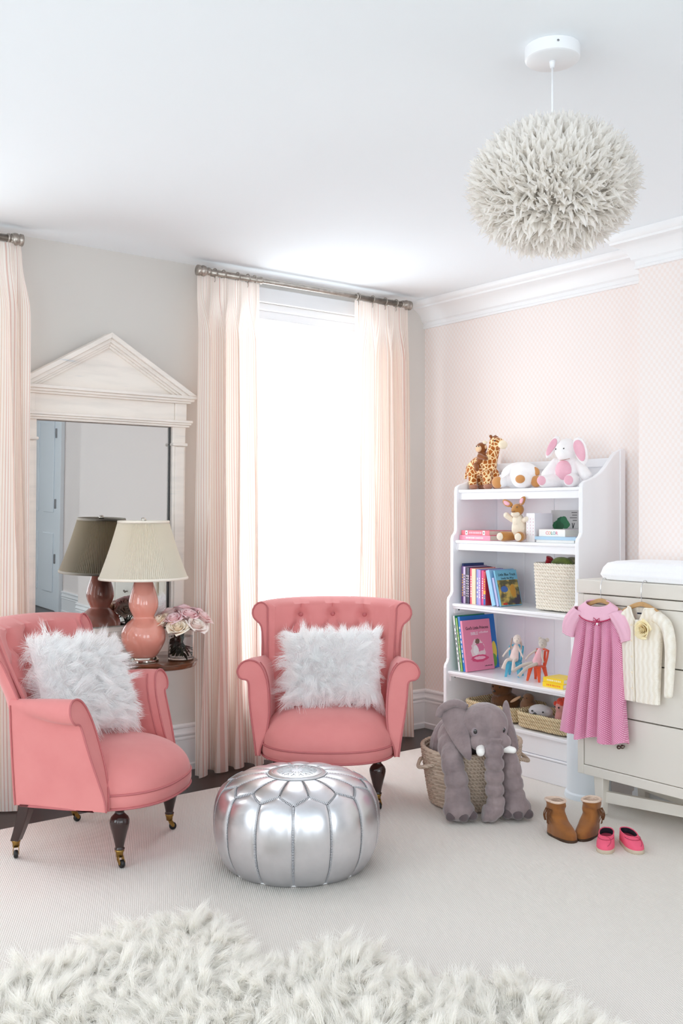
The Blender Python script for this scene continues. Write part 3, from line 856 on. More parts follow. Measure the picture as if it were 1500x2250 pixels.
MB().lathe([(0.0, 0.418), (0.02, 0.418), (0.02, 0.432), (0.008, 0.436), (0.008, 0.60), (0.0, 0.60)], 20).build('stem', BRASS, lamp)
ZB, ZT, RB, RT = 0.376, 0.630, 0.196, 0.112
NP = 130
rings = []
for k in range(9):
    u = k / 8; z = ZB + (ZT - ZB) * u; r = RB + (RT - RB) * u - 0.004 * sin(pi * u)
    rings.append([((r + 0.0026 * (1 if j % 2 else -1)) * cos(2 * pi * j / (2 * NP)), (r + 0.0026 * (1 if j % 2 else -1)) * sin(2 * pi * j / (2 * NP)), z) for j in range(2 * NP)])
sh = MB().loft(rings, True, False).build('lamp_shade', SHADE, lamp, fix=False, smooth=False)
for r, z in ((RB + 0.001, ZB), (RT + 0.001, ZT)):
    MB().lathe([(r + 0.003, z - 0.006), (r + 0.004, z), (r + 0.002, z + 0.006), (r - 0.004, z + 0.006), (r - 0.004, z - 0.006), (r + 0.003, z - 0.006)], 80).build('shade_trim', IVORY, sh)
m = MB()
for k in range(3):
    a = 2 * pi * k / 3; m.tube([(0, 0, 0.618), (RT * cos(a), RT * sin(a), ZT - 0.004)], 0.0015, 5)
m.build('shade_spider', BRASS, sh)
MB().lathe([(0.0, 0.60), (0.006, 0.60), (0.006, 0.626), (0.011, 0.630), (0.013, 0.638), (0.009, 0.648), (0.0, 0.65)], 16).build('lamp_finial', SILV, lamp)

# glass vase with roses
def mat_glass(name, ior, c=(255, 255, 255)):
    t = NT(name); t.col(c); t.set(rough=0.0, trans=1.0, ior=ior); return t.m
GLASS = mat_glass('clear_vase_glass', 1.45)
WATER = mat_glass('water', 1.33)
VX, VY = -1.782, -0.300
vase = thing('glass_vase', 'clear glass cylinder vase full of roses beside the pink lamp', 'vase', (VX, VY, TZ))
VR, VH = 0.060, 0.140
MB().lathe([(0.0, 0.0005), (VR - 0.004, 0.0005), (VR, 0.004), (VR, VH - 0.001), (VR - 0.0015, VH), (VR - 0.003, VH - 0.001), (VR - 0.0035, 0.014), (VR - 0.007, 0.011), (0.0, 0.011)], 48).build('vase_body', GLASS, vase, angle=50)
MB().lathe([(0.0, 0.0125), (VR - 0.0075, 0.0125), (VR - 0.0045, 0.018), (VR - 0.0042, 0.105), (0.0, 0.105)], 48).build('water', WATER, vase, angle=50)
PETAL = {'cream': M('cream_rose_petal', (252, 242, 226), 0.55, c2=(250, 234, 212), nscale=20), 'blush': M('blush_rose_petal', (247, 214, 214), 0.55, c2=(250, 228, 222), nscale=20),
         'pink': M('pink_rose_petal', (247, 210, 214), 0.55, c2=(252, 226, 226), nscale=20), 'white': M('ivory_rose_petal', (250, 242, 232), 0.55, c2=(250, 230, 226), nscale=20), 'peach': M('peach_rose_petal', (244, 188, 170), 0.55, c2=(250, 206, 190), nscale=20)}
STEM = M('rose_stem_green', (62, 88, 42), 0.5, c2=(44, 66, 32), nscale=15)
LEAF = M('dark_rose_leaf', (38, 62, 34), 0.35, c2=(54, 82, 42), nscale=12)
def rose_bloom(rng, size):
    m = MB(); NPET = 19
    for k in range(NPET):
        t = k / (NPET - 1); a0 = k * 2.399 + rng.uniform(-0.2, 0.2)
        r0 = 0.05 + 0.80 * t ** 0.9; hgt = 0.95 - 0.30 * t ** 1.5; span = radians(70 - 14 * t) * (1.6 - 0.5 * t)
        flare = 0.35 * t ** 2.2; tw = rng.uniform(-0.15, 0.15)
        def f(u, v, t=t, a0=a0, r0=r0, hgt=hgt, span=span, flare=flare, tw=tw):
            uu = 2 * u - 1; w = (1 - 0.35 * v ** 3 * uu * uu)
            ang = a0 + uu * span * (0.35 + 0.65 * min(1, v * 1.6)) * w + tw * v
            rr = r0 * (0.30 + 0.70 * v ** 0.6) * (1 + 0.10 * uu * uu * t) + flare * v ** 4 + 0.05 * abs(uu) * v
            zz = -0.25 + (hgt + 0.25) * (v ** 0.95) * (1 - 0.10 * uu * uu) - 0.18 * t * v ** 6
            return (size * rr * cos(ang), size * rr * sin(ang), size * zz)
        m.grid(7, 8, f)
    return m
NECK = Vector((0, 0, 0.15))
roses = [  # tip (x right, y away from the viewer, z above the table), size, colour, label
    (-0.078, -0.045, 0.196, 0.038, 'cream', 'large cream rose at the lamp side of the bouquet'),
    (0.000, -0.085, 0.176, 0.034, 'cream', 'round cream rose hanging lowest at the bouquet front'),
    (0.068, -0.055, 0.182, 0.036, 'white', 'ivory rose at the curtain side, near the vase rim'),
    (-0.020, -0.060, 0.214, 0.030, 'pink', 'pink rose with tight petals above the lowest cream rose'),
    (0.034, -0.030, 0.228, 0.032, 'pink', 'lilac pink rose at the top front of the bouquet'),
    (0.085, 0.0, 0.212, 0.034, 'blush', 'blush rose at the outer curtain side of the bouquet'),
    (-0.050, 0.010, 0.232, 0.030, 'blush', 'blush rose at the top of the bouquet next to the lamp'),
    (0.005, 0.030, 0.240, 0.034, 'pink', 'pink rose at the very top of the bouquet'),
    (0.060, 0.045, 0.226, 0.032, 'pink', 'pink rose at the back of the bouquet by the curtain'),
    (-0.085, 0.040, 0.206, 0.034, 'white', 'ivory rose at the back, behind the lamp side roses'),
    (-0.105, -0.010, 0.172, 0.022, 'peach', 'small peach bud drooping toward the lamp'),
    (-0.025, 0.080, 0.200, 0.034, 'blush', 'blush rose facing the mirror at the bouquet back'),
]
vr = np.random.default_rng(5)
for i, (dx, dy, dz, size, c, label) in enumerate(roses):
    yaw = radians(-37.6)
    wx_, wy_ = dx * cos(yaw) - dy * sin(yaw), dx * sin(yaw) + dy * cos(yaw)
    R = thing('rose', label, 'flower', (VX, VY, TZ), 0, 'roses in the glass vase')
    d = Vector((wx_, wy_, 0.12)).normalized() if c != 'peach' else Vector((wx_, wy_, 0.0)).normalized()
    size *= 1.36; dz -= 0.034; tip = Vector((wx_ * 1.05, wy_ * 1.05, dz))
    mt = Matrix.Translation(tip) @ d.to_track_quat('Z', 'Y').to_matrix().to_4x4()
    rose_bloom(vr, size).xf(mt).build('bloom', PETAL[c], R, fix=False, solid=0.0006)
    g = Vector((wx_ * 0.32, wy_ * 0.32, 0.140)); foot = Vector((-wx_ * 0.35 + vr.uniform(-.008, .008), -wy_ * 0.35 + vr.uniform(-.008, .008), 0.018))
    MB().tube(spline([tip - d * size * 0.3, g, g.lerp(foot, 0.5), foot], 14), 0.0024, 6).build('stem', STEM, R)
    for q in range(2):
        a = vr.uniform(0, 2 * pi); zz = vr.uniform(0.035, 0.115); L = vr.uniform(0.03, 0.042)
        st = g.lerp(foot, (0.14 - zz) / 0.122)
        room = 0.046
        ex = Vector((room * cos(a), room * sin(a), zz - 0.005 - 0.02 * q))
        def lf(u, v, st=st, ex=ex):
            p = st.lerp(ex, v); w = 0.013 * sin(pi * min(1, v * 0.96 + 0.04)) ** 0.8 * (2 * u - 1)
            s_ = (ex - st).cross(Vector((0, 0, 1))).normalized()
            return p + s_ * w + Vector((0, 0, 0.004 * (2 * u - 1) ** 2 - 0.012 * v * v))
        MB().grid(5, 7, lf).build('leaf', LEAF, R, fix=False)
# ------------------------------------------------------------------ silver pouf
def mat_silver():
    t = NT('silver_metallic_leather')
    n = t.noise(9, 4); n2 = t.noise(45, 3)
    t.col(t.ramp(n, (228, 228, 232), (214, 214, 218), 0.35, 0.7))
    r = t.n('ShaderNodeMapRange'); r.inputs['To Min'].default_value = 0.27; r.inputs['To Max'].default_value = 0.33
    t.l(n2, r.inputs[0]); t.l(r.outputs[0], t.b.inputs['Roughness'])
    t.bump(t.noise(9, 2), 0.10, 0.004); t.set(metal=1.0)
    return t.m
SILVER = mat_silver()
STITCH = M('pale_grey_thread', (226, 226, 228), 0.6)
pouf = thing('pouf', 'round silver leather pouf with stitched panels on the carpet', 'pouf', (-1.93, -1.435, RUG))
PP = [(0.235, 0.002), (0.262, 0.035), (0.283, 0.085), (0.291, 0.140), (0.290, 0.195), (0.279, 0.243), (0.257, 0.278), (0.215, 0.302), (0.165, 0.314), (0.107, 0.321)]
PPS = spline([(r, z, 0) for r, z in PP], 161)
def pp(v):
    x = max(0, min(1, v)) * 160; i = min(int(x), 159); p = PPS[i].lerp(PPS[i + 1], x - i); return p.x, p.y
NPAN = 14; DA = 2 * pi / NPAN; OFF = radians(-37.6 - 90)
def vb(k):          # zigzag edge between the sides and the petals: k in panel units, seams at whole numbers
    f = abs((k % 1.0) - 0.5) * 2   # 1 at the seam, 0 in mid panel
    return 0.665 + 0.085 * (1 - f)
def pouf_pt(k, v, puff):
    r, z = pp(v); r2, z2 = pp(v + 0.004); tx, tz = r2 - r, z2 - z; l = hypot(tx, tz) or 1
    nx, nz = tz / l, -tx / l
    r += nx * puff; z += nz * puff
    a = OFF + k * DA
    return (r * cos(a), r * sin(a), z)
for k in range(NPAN):
    def f(u, v, k=k):
        kk = k + u; top = vb(kk); vv = v * top
        e = min(1, sin(pi * u) ** 0.35) * min(1, (1 - v) / 0.12 + 0.0) ** 0.5 * min(1, (v + 0.01) / 0.05) ** 0.5 if 0 < u < 1 else 0
        return pouf_pt(kk, vv, 0.008 * e)
    MB().grid(17, 33, f).build('side_panel', SILVER, pouf)
    def g(u, v, k=k):
        kk = k - 0.5 + u; bot = vb(kk); vv = bot + (1 - bot) * v
        e = (sin(pi * u) ** 0.45 * sin(pi * min(1, max(0, v))) ** 0.45) if 0 < u < 1 and 0 < v < 1 else 0
        return pouf_pt(kk, vv, 0.007 * e)
    MB().grid(17, 17, g).build('petal_panel', SILVER, pouf)
MB().lathe([(0.107, 0.321), (0.100, 0.326), (0.07, 0.330), (0.03, 0.331), (0.0, 0.331)], 56).build('top_disc', SILVER, pouf)
MB().lathe([(0.0, 0.0), (0.236, 0.0), (0.238, 0.004), (0.233, 0.008)], 72).build('base_disc', SILVER, pouf)
MB().tube([(0.240 * cos(a), 0.240 * sin(a), 0.006) for a in [2 * pi * j / 96 for j in range(96)]], 0.0042, 6, loop=True).build('base_piping', STITCH, pouf)
m = MB()
def dash(p, q, w=0.0016, wid=0.007):
    p, q = Vector(p), Vector(q); t = (q - p).normalized(); n = Vector((p.x, p.y, 0.10)).normalized(); s_ = t.cross(n).normalized()
    c = (p + q) / 2
    m.add([c + t * a * w + s_ * b * wid / 2 + n * h for h in (0.0004, 0.0042) for a in (-1, 1) for b in (-1, 1)], [(0, 1, 3, 2), (4, 6, 7, 5), (0, 4, 5, 1), (2, 3, 7, 6), (0, 2, 6, 4), (1, 5, 7, 3)])
for k in range(NPAN):
    top = vb(k)
    for j in range(58):
        v = top * (0.03 + 0.96 * j / 58); dash(pouf_pt(k, v, 0.0005), pouf_pt(k, v + 0.004, 0.0005))
    for h in (0, 0.5):
        for j in range(11):
            u0 = h + 0.5 * (j + 0.3) / 11; u1 = u0 + 0.02; dash(pouf_pt(k + u0, vb(k + u0), 0.001), pouf_pt(k + u1, vb(k + u1), 0.001))
    for j in range(14):
        v = vb(k + 0.5) + (1 - vb(k + 0.5)) * (j + 0.5) / 14; dash(pouf_pt(k + 0.5, v, 0.0005), pouf_pt(k + 0.5, v + 0.004, 0.0005), wid=0.005)
m.build('stitching', M('grey_stitch_thread', (186, 186, 190), 0.6), pouf, smooth=False, fix=False)['kind'] = 'stuff'
m = MB()
for k in range(16):                       # embroidered star on the lid
    a = 2 * pi * k / 16
    for r0, r1, da in ((0.02, 0.052, 0.10), (0.052, 0.072, -0.12)):
        m.tube([(r0 * cos(a), r0 * sin(a), 0.3312), (r1 * cos(a + da), r1 * sin(a + da), 0.3308)], 0.0010, 5)
        m.tube([(r0 * cos(a), r0 * sin(a), 0.3312), (r1 * cos(a - da), r1 * sin(a - da), 0.3308)], 0.0010, 5)
m.tube([(0.090 * cos(a), 0.090 * sin(a), 0.3282) for a in [2 * pi * j / 64 for j in range(64)]], 0.0010, 5, loop=True)
m.tube([(0.105 * cos(a), 0.105 * sin(a), 0.3235) for a in [2 * pi * j / 64 for j in range(64)]], 0.0022, 6, loop=True)
m.build('embroidery', STITCH, pouf)['kind'] = 'stuff'

# ------------------------------------------------------------------ sheepskin
SKIN = mat_fur('cream_sheepskin_wool', (255, 253, 249), 0.5)
poly = [(-3.45, -1.78), (-3.07, -1.69), (-2.876, -1.69), (-2.742, -1.64), (-2.588, -1.625), (-2.47, -1.675), (-2.425, -1.79), (-2.48, -1.985), (-2.45, -2.095), (-2.317, -2.072), (-2.220, -2.095), (-2.185, -2.19), (-2.225, -2.335), (-2.137, -2.468), (-2.023, -2.535), (-1.965, -2.59), (-2.005, -2.70), (-2.025, -2.795), (-2.045, -2.90), (-2.15, -3.05), (-2.40, -3.05), (-2.66, -2.86), (-2.95, -2.60), (-3.25, -2.35), (-3.5, -2.1)]
out = [(p.x, p.y) for p in spline([(x, y, 0) for x, y in poly], 160, True)]
cx0, cy0 = -2.75, -2.28
shp = thing('sheepskin_rug', 'shaggy cream sheepskin with scalloped lobes in the foreground', 'rug', (cx0, cy0, RUG))
def inpoly(px, py, poly):
    ins = np.zeros(len(px), bool); n = len(poly)
    for i in range(n):
        x0, y0 = poly[i]; x1, y1 = poly[(i + 1) % n]
        c = ((y0 > py) != (y1 > py)) & (px < (x1 - x0) * (py - y0) / (y1 - y0 + 1e-12) + x0); ins ^= c
    return ins
hide = MB().prism([(x - cx0, y - cy0) for x, y in out], 0.0005, 0.010, lambda u, v, h: (u, v, h)).build('hide', SKIN, shp, smooth=False)
rng = np.random.default_rng(2)
NT_ = 430000
X = rng.uniform(-3.5, -1.9, NT_); Y = rng.uniform(-3.1, -1.55, NT_)
k = inpoly(X, Y, out)
# keep denser wool where the viewer can see it
X, Y = X[k], Y[k]
lateral = (X + 3.987) * 0.7923 - (Y + 4.369) * 0.6101; depth = (X + 3.987) * 0.6101 + (Y + 4.369) * 0.7923
k = (depth > 2.18) & (np.abs(lateral) < 0.40 * depth)
X, Y = X[k], Y[k]
E_ = np.array(out)
dist = np.full(len(X), 9.0); dirx = np.zeros(len(X)); diry = np.zeros(len(X))
for (ex, ey) in out:
    d = np.hypot(X - ex, Y - ey); b = d < dist
    dirx[b], diry[b] = ex - X[b], ey - Y[b]; dist = np.minimum(d, dist)
edge = np.exp(-(dist / 0.05) ** 2)
dn = np.hypot(dirx, diry) + 1e-6
low = np.sin(X * 17 + 2 * np.sin(Y * 11)) * np.cos(Y * 15 + 1.5 * np.sin(X * 9))
nor = np.stack([dirx / dn * edge * 0.9 + 0.45 * np.sin(Y * 13 + X * 6), diry / dn * edge * 0.9 + 0.45 * np.cos(X * 14 - Y * 7), np.full(len(X), 0.85)], 1)
nor /= np.linalg.norm(nor, axis=1, keepdims=True)
hz = 0.012 + 0.022 * (low * 0.5 + 0.5) * (1 - edge)
roots = np.stack([X - cx0, Y - cy0, hz], 1)
fur('wool', roots, nor, 0.060 * (1 - 0.2 * edge), 0.0019, SKIN, shp, spread=0.45, droop=0.50, curl=0.32, clump_pull=0.6, seed=6, segs=3)
# ------------------------------------------------------------------ feather pendant
FEATHER = mat_fur('white_goose_feather', (253, 250, 246), 0.5)
PW = M('white_lamp_enamel', (240, 241, 243), 0.35)
PX, PY, PZ = -1.939, -2.623, 2.128
pend = thing('feather_pendant', 'white feather ball pendant lamp hanging from the ceiling', 'pendant lamp', (PX, PY, PZ))
MB().lathe([(0.0, 0.336), (0.066, 0.336), (0.071, 0.340), (0.072, 0.346), (0.072, 0.3715), (0.0, 0.3715)], 48).build('canopy', PW, pend, angle=40)
MB().lathe([(0.0, 0.318), (0.0055, 0.318), (0.0075, 0.330), (0.0080, 0.337), (0.0, 0.337)], 16).build('cord_grip', PW, pend)
MB().tube([(0, 0, 0.15), (0, 0, 0.325)], 0.0028, 8).build('cord', PW, pend)
R45 = Matrix.Translation((-0.0713 * 0.61, -0.0713 * 0.79, 0.358)) @ Matrix.Rotation(radians(-37.6), 4, 'Z') @ Matrix.Rotation(pi / 2, 4, 'X')
MB().lathe([(0.0, 0.0), (0.0035, 0.0), (0.003, 0.0016), (0.0, 0.002)], 10, mat=R45).build('screw', STEEL, pend)
core = MB().ell((0, 0, 0), (0.165, 0.165, 0.135), n=32, m=20).build('core', FEATHER, pend)
def feather_mesh(L, W, bend, cup, rng):
    n = 5; vs, fs = [], []
    wid = (0.30, 0.80, 1.0, 0.88, 0.58, 0.20)
    for i in range(n + 1):
        v = i / n; w = W * wid[i] * 0.5; jag = rng.uniform(-0.15, 0.15) * w
        z = L * v - bend * 0.25 * v ** 3; y = bend * v * v
        vs += [(-w + jag, y - cup * 0.8, z - (0.004 if i == n else 0)), (0, y, z), (w + jag, y - cup * 0.8, z - (0.004 if i == n else 0))]
    for i in range(n):
        a, b = 3 * i, 3 * i + 3
        fs += [(a, a + 1, b + 1, b), (a + 1, a + 2, b + 2, b + 1)]
    return vs, fs
fr = random.Random(4)
variants = []
for k in range(8):
    vs, fs = feather_mesh(fr.uniform(0.062, 0.088), fr.uniform(0.010, 0.017), fr.uniform(0.010, 0.034), fr.uniform(0.001, 0.004), fr)
    variants.append((vs, fs))
NF = 6500
ga = pi * (3 - sqrt(5))
viewdir = Vector((-3.987 - PX, -4.369 - PY, 1.272 - PZ)).normalized()
allf = []
for i in range(NF):
    zz = 1 - 2 * (i + 0.5) / NF; a = i * ga + fr.uniform(-0.12, 0.12); r = sqrt(1 - zz * zz)
    n = Vector((r * cos(a), r * sin(a), zz))
    pos = Vector((n.x * 0.160, n.y * 0.160, n.z * 0.112))
    d = (Vector((n.x, n.y, n.z * 1.0)) + Vector((fr.gauss(0, 0.27), fr.gauss(0, 0.27), fr.gauss(0, 0.27) + (0.28 if zz < 0.2 else 0.05)))).normalized()
    q = d.to_track_quat('Z', 'Y').to_matrix().to_4x4() @ Matrix.Rotation(fr.uniform(-0.9, 0.9) + (pi if fr.random() < 0.3 else 0), 4, 'Z')
    sc = fr.uniform(0.85, 1.15)
    allf.append((n.dot(viewdir) + fr.uniform(0, 0.25), i % 8, Matrix.Translation(pos) @ q @ Matrix.Scale(sc, 4)))
allf.sort(key=lambda t: -t[0])
protos = []
for vs, fs in variants:
    me = bpy.data.meshes.new('feather'); me.from_pydata(vs, [], fs); me.materials.append(FEATHER)
    me.polygons.foreach_set('use_smooth', [True] * len(me.polygons)); me.update(); protos.append(me)
for sc_, vi, mt in allf[:300]:
    o = bpy.data.objects.new('feather', protos[vi]); COL.objects.link(o); o.parent = core; o.matrix_basis = mt
m = MB()
for sc_, vi, mt in allf[300:]:
    m.add([mt @ Vector(p) for p in variants[vi][0]], variants[vi][1])
m.build('feather_cover', FEATHER, core, fix=False)['kind'] = 'stuff'
# ------------------------------------------------------------------ bookcase
CASE = M('glossy_white_furniture_paint', (244, 245, 248), 0.28)
HOLE = M('black_peg_hole', (18, 18, 20), 0.6)
YL, YR = -0.604, -1.421       # mid planes of the two sides
bc = thing('bookcase', 'white waterfall bookcase with stepped sides against the blush wallpaper', 'bookcase', (0, 0, RUG))
side = [(-0.026, 0.0), (-0.412, 0.0), (-0.412, 0.452), (-0.408, 0.470), (-0.396, 0.484), (-0.390, 0.500), (-0.390, 0.800), (-0.385, 0.816), (-0.370, 0.830), (-0.362, 0.846), (-0.362, 1.122), (-0.357, 1.138), (-0.343, 1.150), (-0.336, 1.164),
        (-0.336, 1.372), (-0.330, 1.390), (-0.312, 1.402), (-0.280, 1.410), (-0.240, 1.424), (-0.200, 1.444), (-0.165, 1.472), (-0.130, 1.506), (-0.105, 1.530), (-0.080, 1.546), (-0.040, 1.560), (-0.026, 1.563)]
for yc in (YL, YR):
    sp = MB().prism(side, yc - 0.011, yc + 0.011, lambda u, v, h: (u, h, v)).build('side_panel', CASE, bc, smooth=False, bevel=0.004)
    if yc == YR:
        MB().box(-0.060, -0.0225, yc - 0.016, yc - 0.0105, 0.0, 1.555).build('edge_strip', CASE, sp, smooth=False, bevel=0.002)
Y0, Y1 = YL - 0.011, YR + 0.011
for k, (z, d) in enumerate(((1.376, 0.326), (1.114, 0.350), (0.786, 0.376), (0.438, 0.404))):
    sh = MB().box(-d, -0.036, Y1, Y0, z - 0.016, z).build('shelf', CASE, bc, smooth=False, bevel=0.004)
    h = (0.036, 0.036, 0.012, 0.012)[k]
    MB().box(-d + 0.010, -d + 0.026, Y1, Y0, z - 0.016 - h, z - 0.016).build('apron', CASE, sh, smooth=False, bevel=0.003)
    MB().box(-d + 0.014, -d + 0.085, Y0 - 0.011, Y0, z - 0.055, z - 0.016).build('cleat', CASE, sh, smooth=False, bevel=0.003)
    MB().lathe([(0.0, 0.0), (0.006, 0.0), (0.005, 0.0015), (0.0, 0.0018)], 14, mat=Matrix.Translation((-d + 0.045, Y0 - 0.0108, z - 0.034)) @ Matrix.Rotation(pi / 2, 4, 'X')).build('peg_hole', HOLE, sh)
MB().box(-0.408, -0.036, Y1, Y0, 0.202, 0.220).build('shelf', CASE, bc, smooth=False, bevel=0.004)
MB().box(-0.398, -0.38, Y1, Y0, 0.118, 0.202).build('fascia', CASE, bc, smooth=False, bevel=0.002)
MB().box(-0.404, -0.38, Y1, Y0, 0.0, 0.104).build('plinth', CASE, bc, smooth=False, bevel=0.003)
MB().box(-0.407, -0.38, Y1, Y0, 0.106, 0.116).build('plinth_bead', CASE, bc, smooth=False, bevel=0.004)
nb = 4
for k in range(nb):
    a, b = Y0 + (Y1 - Y0) * k / nb, Y0 + (Y1 - Y0) * (k + 1) / nb
    MB().box(-0.036, -0.026, b + 0.0008, a - 0.0008, 0.0, 1.50).build('back_board', CASE, bc, smooth=False, bevel=0.003)
MB().box(-0.048, -0.026, Y1, Y0, 1.478, 1.520).build('top_rail', CASE, bc, smooth=False, bevel=0.004)
S1, S2, S3, S4, S5 = (RUG + z for z in (1.376, 1.114, 0.786, 0.438, 0.220))

# ------------------------------------------------------------------ books
PAGES = M('book_pages', (236, 228, 214), 0.9, c2=(222, 212, 196), nscale=3, stretch=(1, 1, 160))
def BK(c): return M('book_cover_%d_%d_%d' % c, c, 0.38)
def book(label, x, y, z, t, d, h, c, lean=0.0, yaw=0.0, group='books standing on the shelves', spine=None, pages=PAGES):
    """upright book: spine toward the room at x, its left cover at y, thickness t toward -y; lean tips its top toward +y"""
    T = thing('book', label, 'book', (x, y - t * cos(lean), z + t * sin(lean)), 0, group)
    T.rotation_euler = (-lean, 0, yaw)
    cv = BK(c)
    MB().box(0, d, 0, 0.0022, 0, h).build('front_cover', cv, T, smooth=False, bevel=0.0006)
    MB().box(0, d, t - 0.0022, t, 0, h).build('back_cover', cv, T, smooth=False, bevel=0.0006)
    MB().box(-0.0012, 0.001, 0, t, 0, h).build('spine', BK(spine) if spine else cv, T, smooth=False, bevel=0.0006)
    MB().box(0.001, d - 0.004, 0.0022, t - 0.0022, 0.003, h - 0.003).build('pages', pages, T, smooth=False)
    return T
INK = M('black_print', (28, 26, 30), 0.5); WPRINT = M('white_print', (246, 244, 246), 0.5); PPRINT = M('pale_pink_print', (246, 206, 218), 0.5); HOTP = M('deep_pink_print', (214, 70, 118), 0.5); YPRINT = M('yellow_print', (240, 190, 60), 0.5)
def spine_bars(T, t, h, mat, n, z0, z1, seed, w=0.45):
    r = random.Random(seed); m = MB(); L = (z1 - z0) / n
    for i in range(n):
        a = z0 + L * i; ww = w * t * r.uniform(0.6, 1.0)
        m.box(-0.0016, -0.0012, t / 2 - ww / 2, t / 2 + ww / 2, a + L * 0.15, a + L * r.uniform(0.55, 0.9))
    m.build('spine_lettering', mat, T, smooth=False)['kind'] = 'stuff'
row3 = [('navy blue book tallest at the left end of the book row', 0.011, 0.15, 0.205, (38, 62, 112), None),
        ('purple book with gold lettering next to the navy book', 0.016, 0.17, 0.192, (98, 58, 128), YPRINT),
        ('pale lilac book with black lettering in the book row', 0.014, 0.17, 0.190, (206, 186, 216), INK),
        ('black spined book with white lettering in the row', 0.013, 0.17, 0.187, (42, 34, 52), WPRINT),
        ('dark plum spined book right of the black book', 0.013, 0.17, 0.186, (58, 50, 84), PPRINT),
        ('coral pink spined book in the middle of the row', 0.016, 0.17, 0.184, (232, 92, 116), WPRINT),
        ('broad peach cream book in the middle of the row', 0.026, 0.16, 0.182, (247, 216, 180), None),
        ('lavender blue book with white lettering in the row', 0.017, 0.18, 0.180, (142, 152, 216), WPRINT),
        ('lilac and pink patterned book in the row', 0.016, 0.18, 0.178, (186, 150, 208), WPRINT),
        ('magenta spined book with white lettering in the row', 0.017, 0.17, 0.176, (232, 64, 134), WPRINT),
        ('red and blue book before the leaning books', 0.016, 0.17, 0.172, (198, 44, 62), YPRINT)]
y = Y0 - 0.013; z3 = S3 + 0.0005
for i, (lb, t, d, h, c, ink) in enumerate(row3):
    T = book(lb, -0.330 + (0.02 if i == 0 else 0.0) + 0.004 * (i % 2), y, z3, t, d, h, c)
    if ink: spine_bars(T, t, h, ink, 9 if i != 7 else 5, h * 0.18, h * 0.8, i)
    if i == 10:
        MB().box(-0.0015, -0.0012, 0.001, t - 0.001, 0.002, 0.055).build('spine_patch', BK((24, 96, 176)), T, smooth=False)
        MB().box(-0.0015, -0.0012, 0.001, t - 0.001, 0.055, 0.075).build('spine_patch', BK((240, 170, 40)), T, smooth=False)
    y -= t + 0.0015
ln = radians(14)
yb0 = y - 0.048
book('light blue book leaning left at the end of the row', -0.336, yb0, z3, 0.024, 0.18, 0.182, (150, 198, 232), ln)
b2 = book('thin lavender book leaning between the light blue books', -0.330, yb0 - 0.027, z3, 0.013, 0.15, 0.145, (196, 196, 236), ln)
# picture book with the blue title band, cover toward the viewer
T = book('leaning picture book with a blue title band and a farm scene cover', -0.325, yb0 - 0.042, z3, 0.010, 0.155, 0.182, (120, 186, 214), ln)
cv = lambda x0, x1, z0, z1, mat, nm, e=0.0004: MB().box(x0, x1, -e, 0.0003, z0, z1).build(nm, mat, T, smooth=False)
def mat_scene():
    t = NT('painted_farm_scene')
    n = t.noise(22, 4); n2 = t.noise(13, 3)
    c = t.mix(t.ramp(n, (0, 0, 0), (255, 255, 255), 0.42, 0.58), (214, 182, 96), (96, 92, 62))
    c = t.mix(t.ramp(n2, (0, 0, 0), (255, 255, 255), 0.52, 0.62), c, (70, 62, 78))
    t.col(c); t.set(rough=0.4); return t.m
cv(0.004, 0.151, 0.004, 0.132, mat_scene(), 'cover_picture')
text_mesh('cover_lettering', 'Little Blue Truck', 0.0195, INK, T, Matrix.Translation((0.080, -0.0008, 0.153)) @ Matrix.Rotation(pi / 2, 4, 'X'), extrude=0.0002, sx=0.95)
text_mesh('cover_lettering', 'Leads the Way', 0.015, INK, T, Matrix.Translation((0.080, -0.0008, 0.136)) @ Matrix.Rotation(pi / 2, 4, 'X'), extrude=0.0002)
m = MB().ell((0.045, -0.0006, 0.085), (0.026, 0.0005, 0.016), n=16, m=8); m.build('cover_patch', BK((74, 110, 178)), T)
m = MB().ell((0.105, -0.0006, 0.075), (0.020, 0.0005, 0.034), n=16, m=8); m.build('cover_patch', BK((206, 150, 60)), T)
MB().box(0.018, 0.048, -0.0007, 0.0, 0.006, 0.016).build('cover_patch', BK((204, 58, 50)), T, smooth=False)

# tall picture books on the shelf below
z4 = S4 + 0.0005; ln = radians(9)
yy = Y0 - 0.052
tall = [('tall teal green book at the left of the lower shelf', 0.012, 0.22, 0.285, (40, 150, 118), (236, 240, 240)),
        ('tall lime green picture book behind the blue book', 0.010, 0.21, 0.275, (126, 186, 88), (160, 206, 110)),
        ('tall bright blue picture book next to the pink book', 0.016, 0.25, 0.282, (24, 110, 190), (30, 120, 206))]
for i, (lb, t, d, h, c, spc) in enumerate(tall):
    T = book(lb, -0.372 + 0.004 * i, yy, z4, t, d, h, c, ln, spine=spc)
    spine_bars(T, t, h, (INK, PPRINT, WPRINT)[i], 8, h * 0.15, h * 0.85, 30 + i)
    if i == 2:
        m = MB().ell((0.225, -0.0004, 0.09), (0.018, 0.0006, 0.05), n=16, m=8); m.build('cover_patch', BK((232, 208, 80)), T)
        m = MB().ell((0.215, -0.0008, 0.04), (0.022, 0.0006, 0.035), n=16, m=8); m.build('cover_patch', BK((108, 170, 70)), T)
    yy -= t / cos(ln) + 0.002
T = book('pink picture book with black title leaning with its cover outward', -0.366, yy, z4, 0.013, 0.200, 0.262, (234, 138, 168), ln)
text_mesh('cover_lettering', "God's Little Princess", 0.0232, INK, T, Matrix.Translation((0.102, -0.0006, 0.212)) @ Matrix.Rotation(pi / 2, 4, 'X'), extrude=0.0003, sx=0.86)
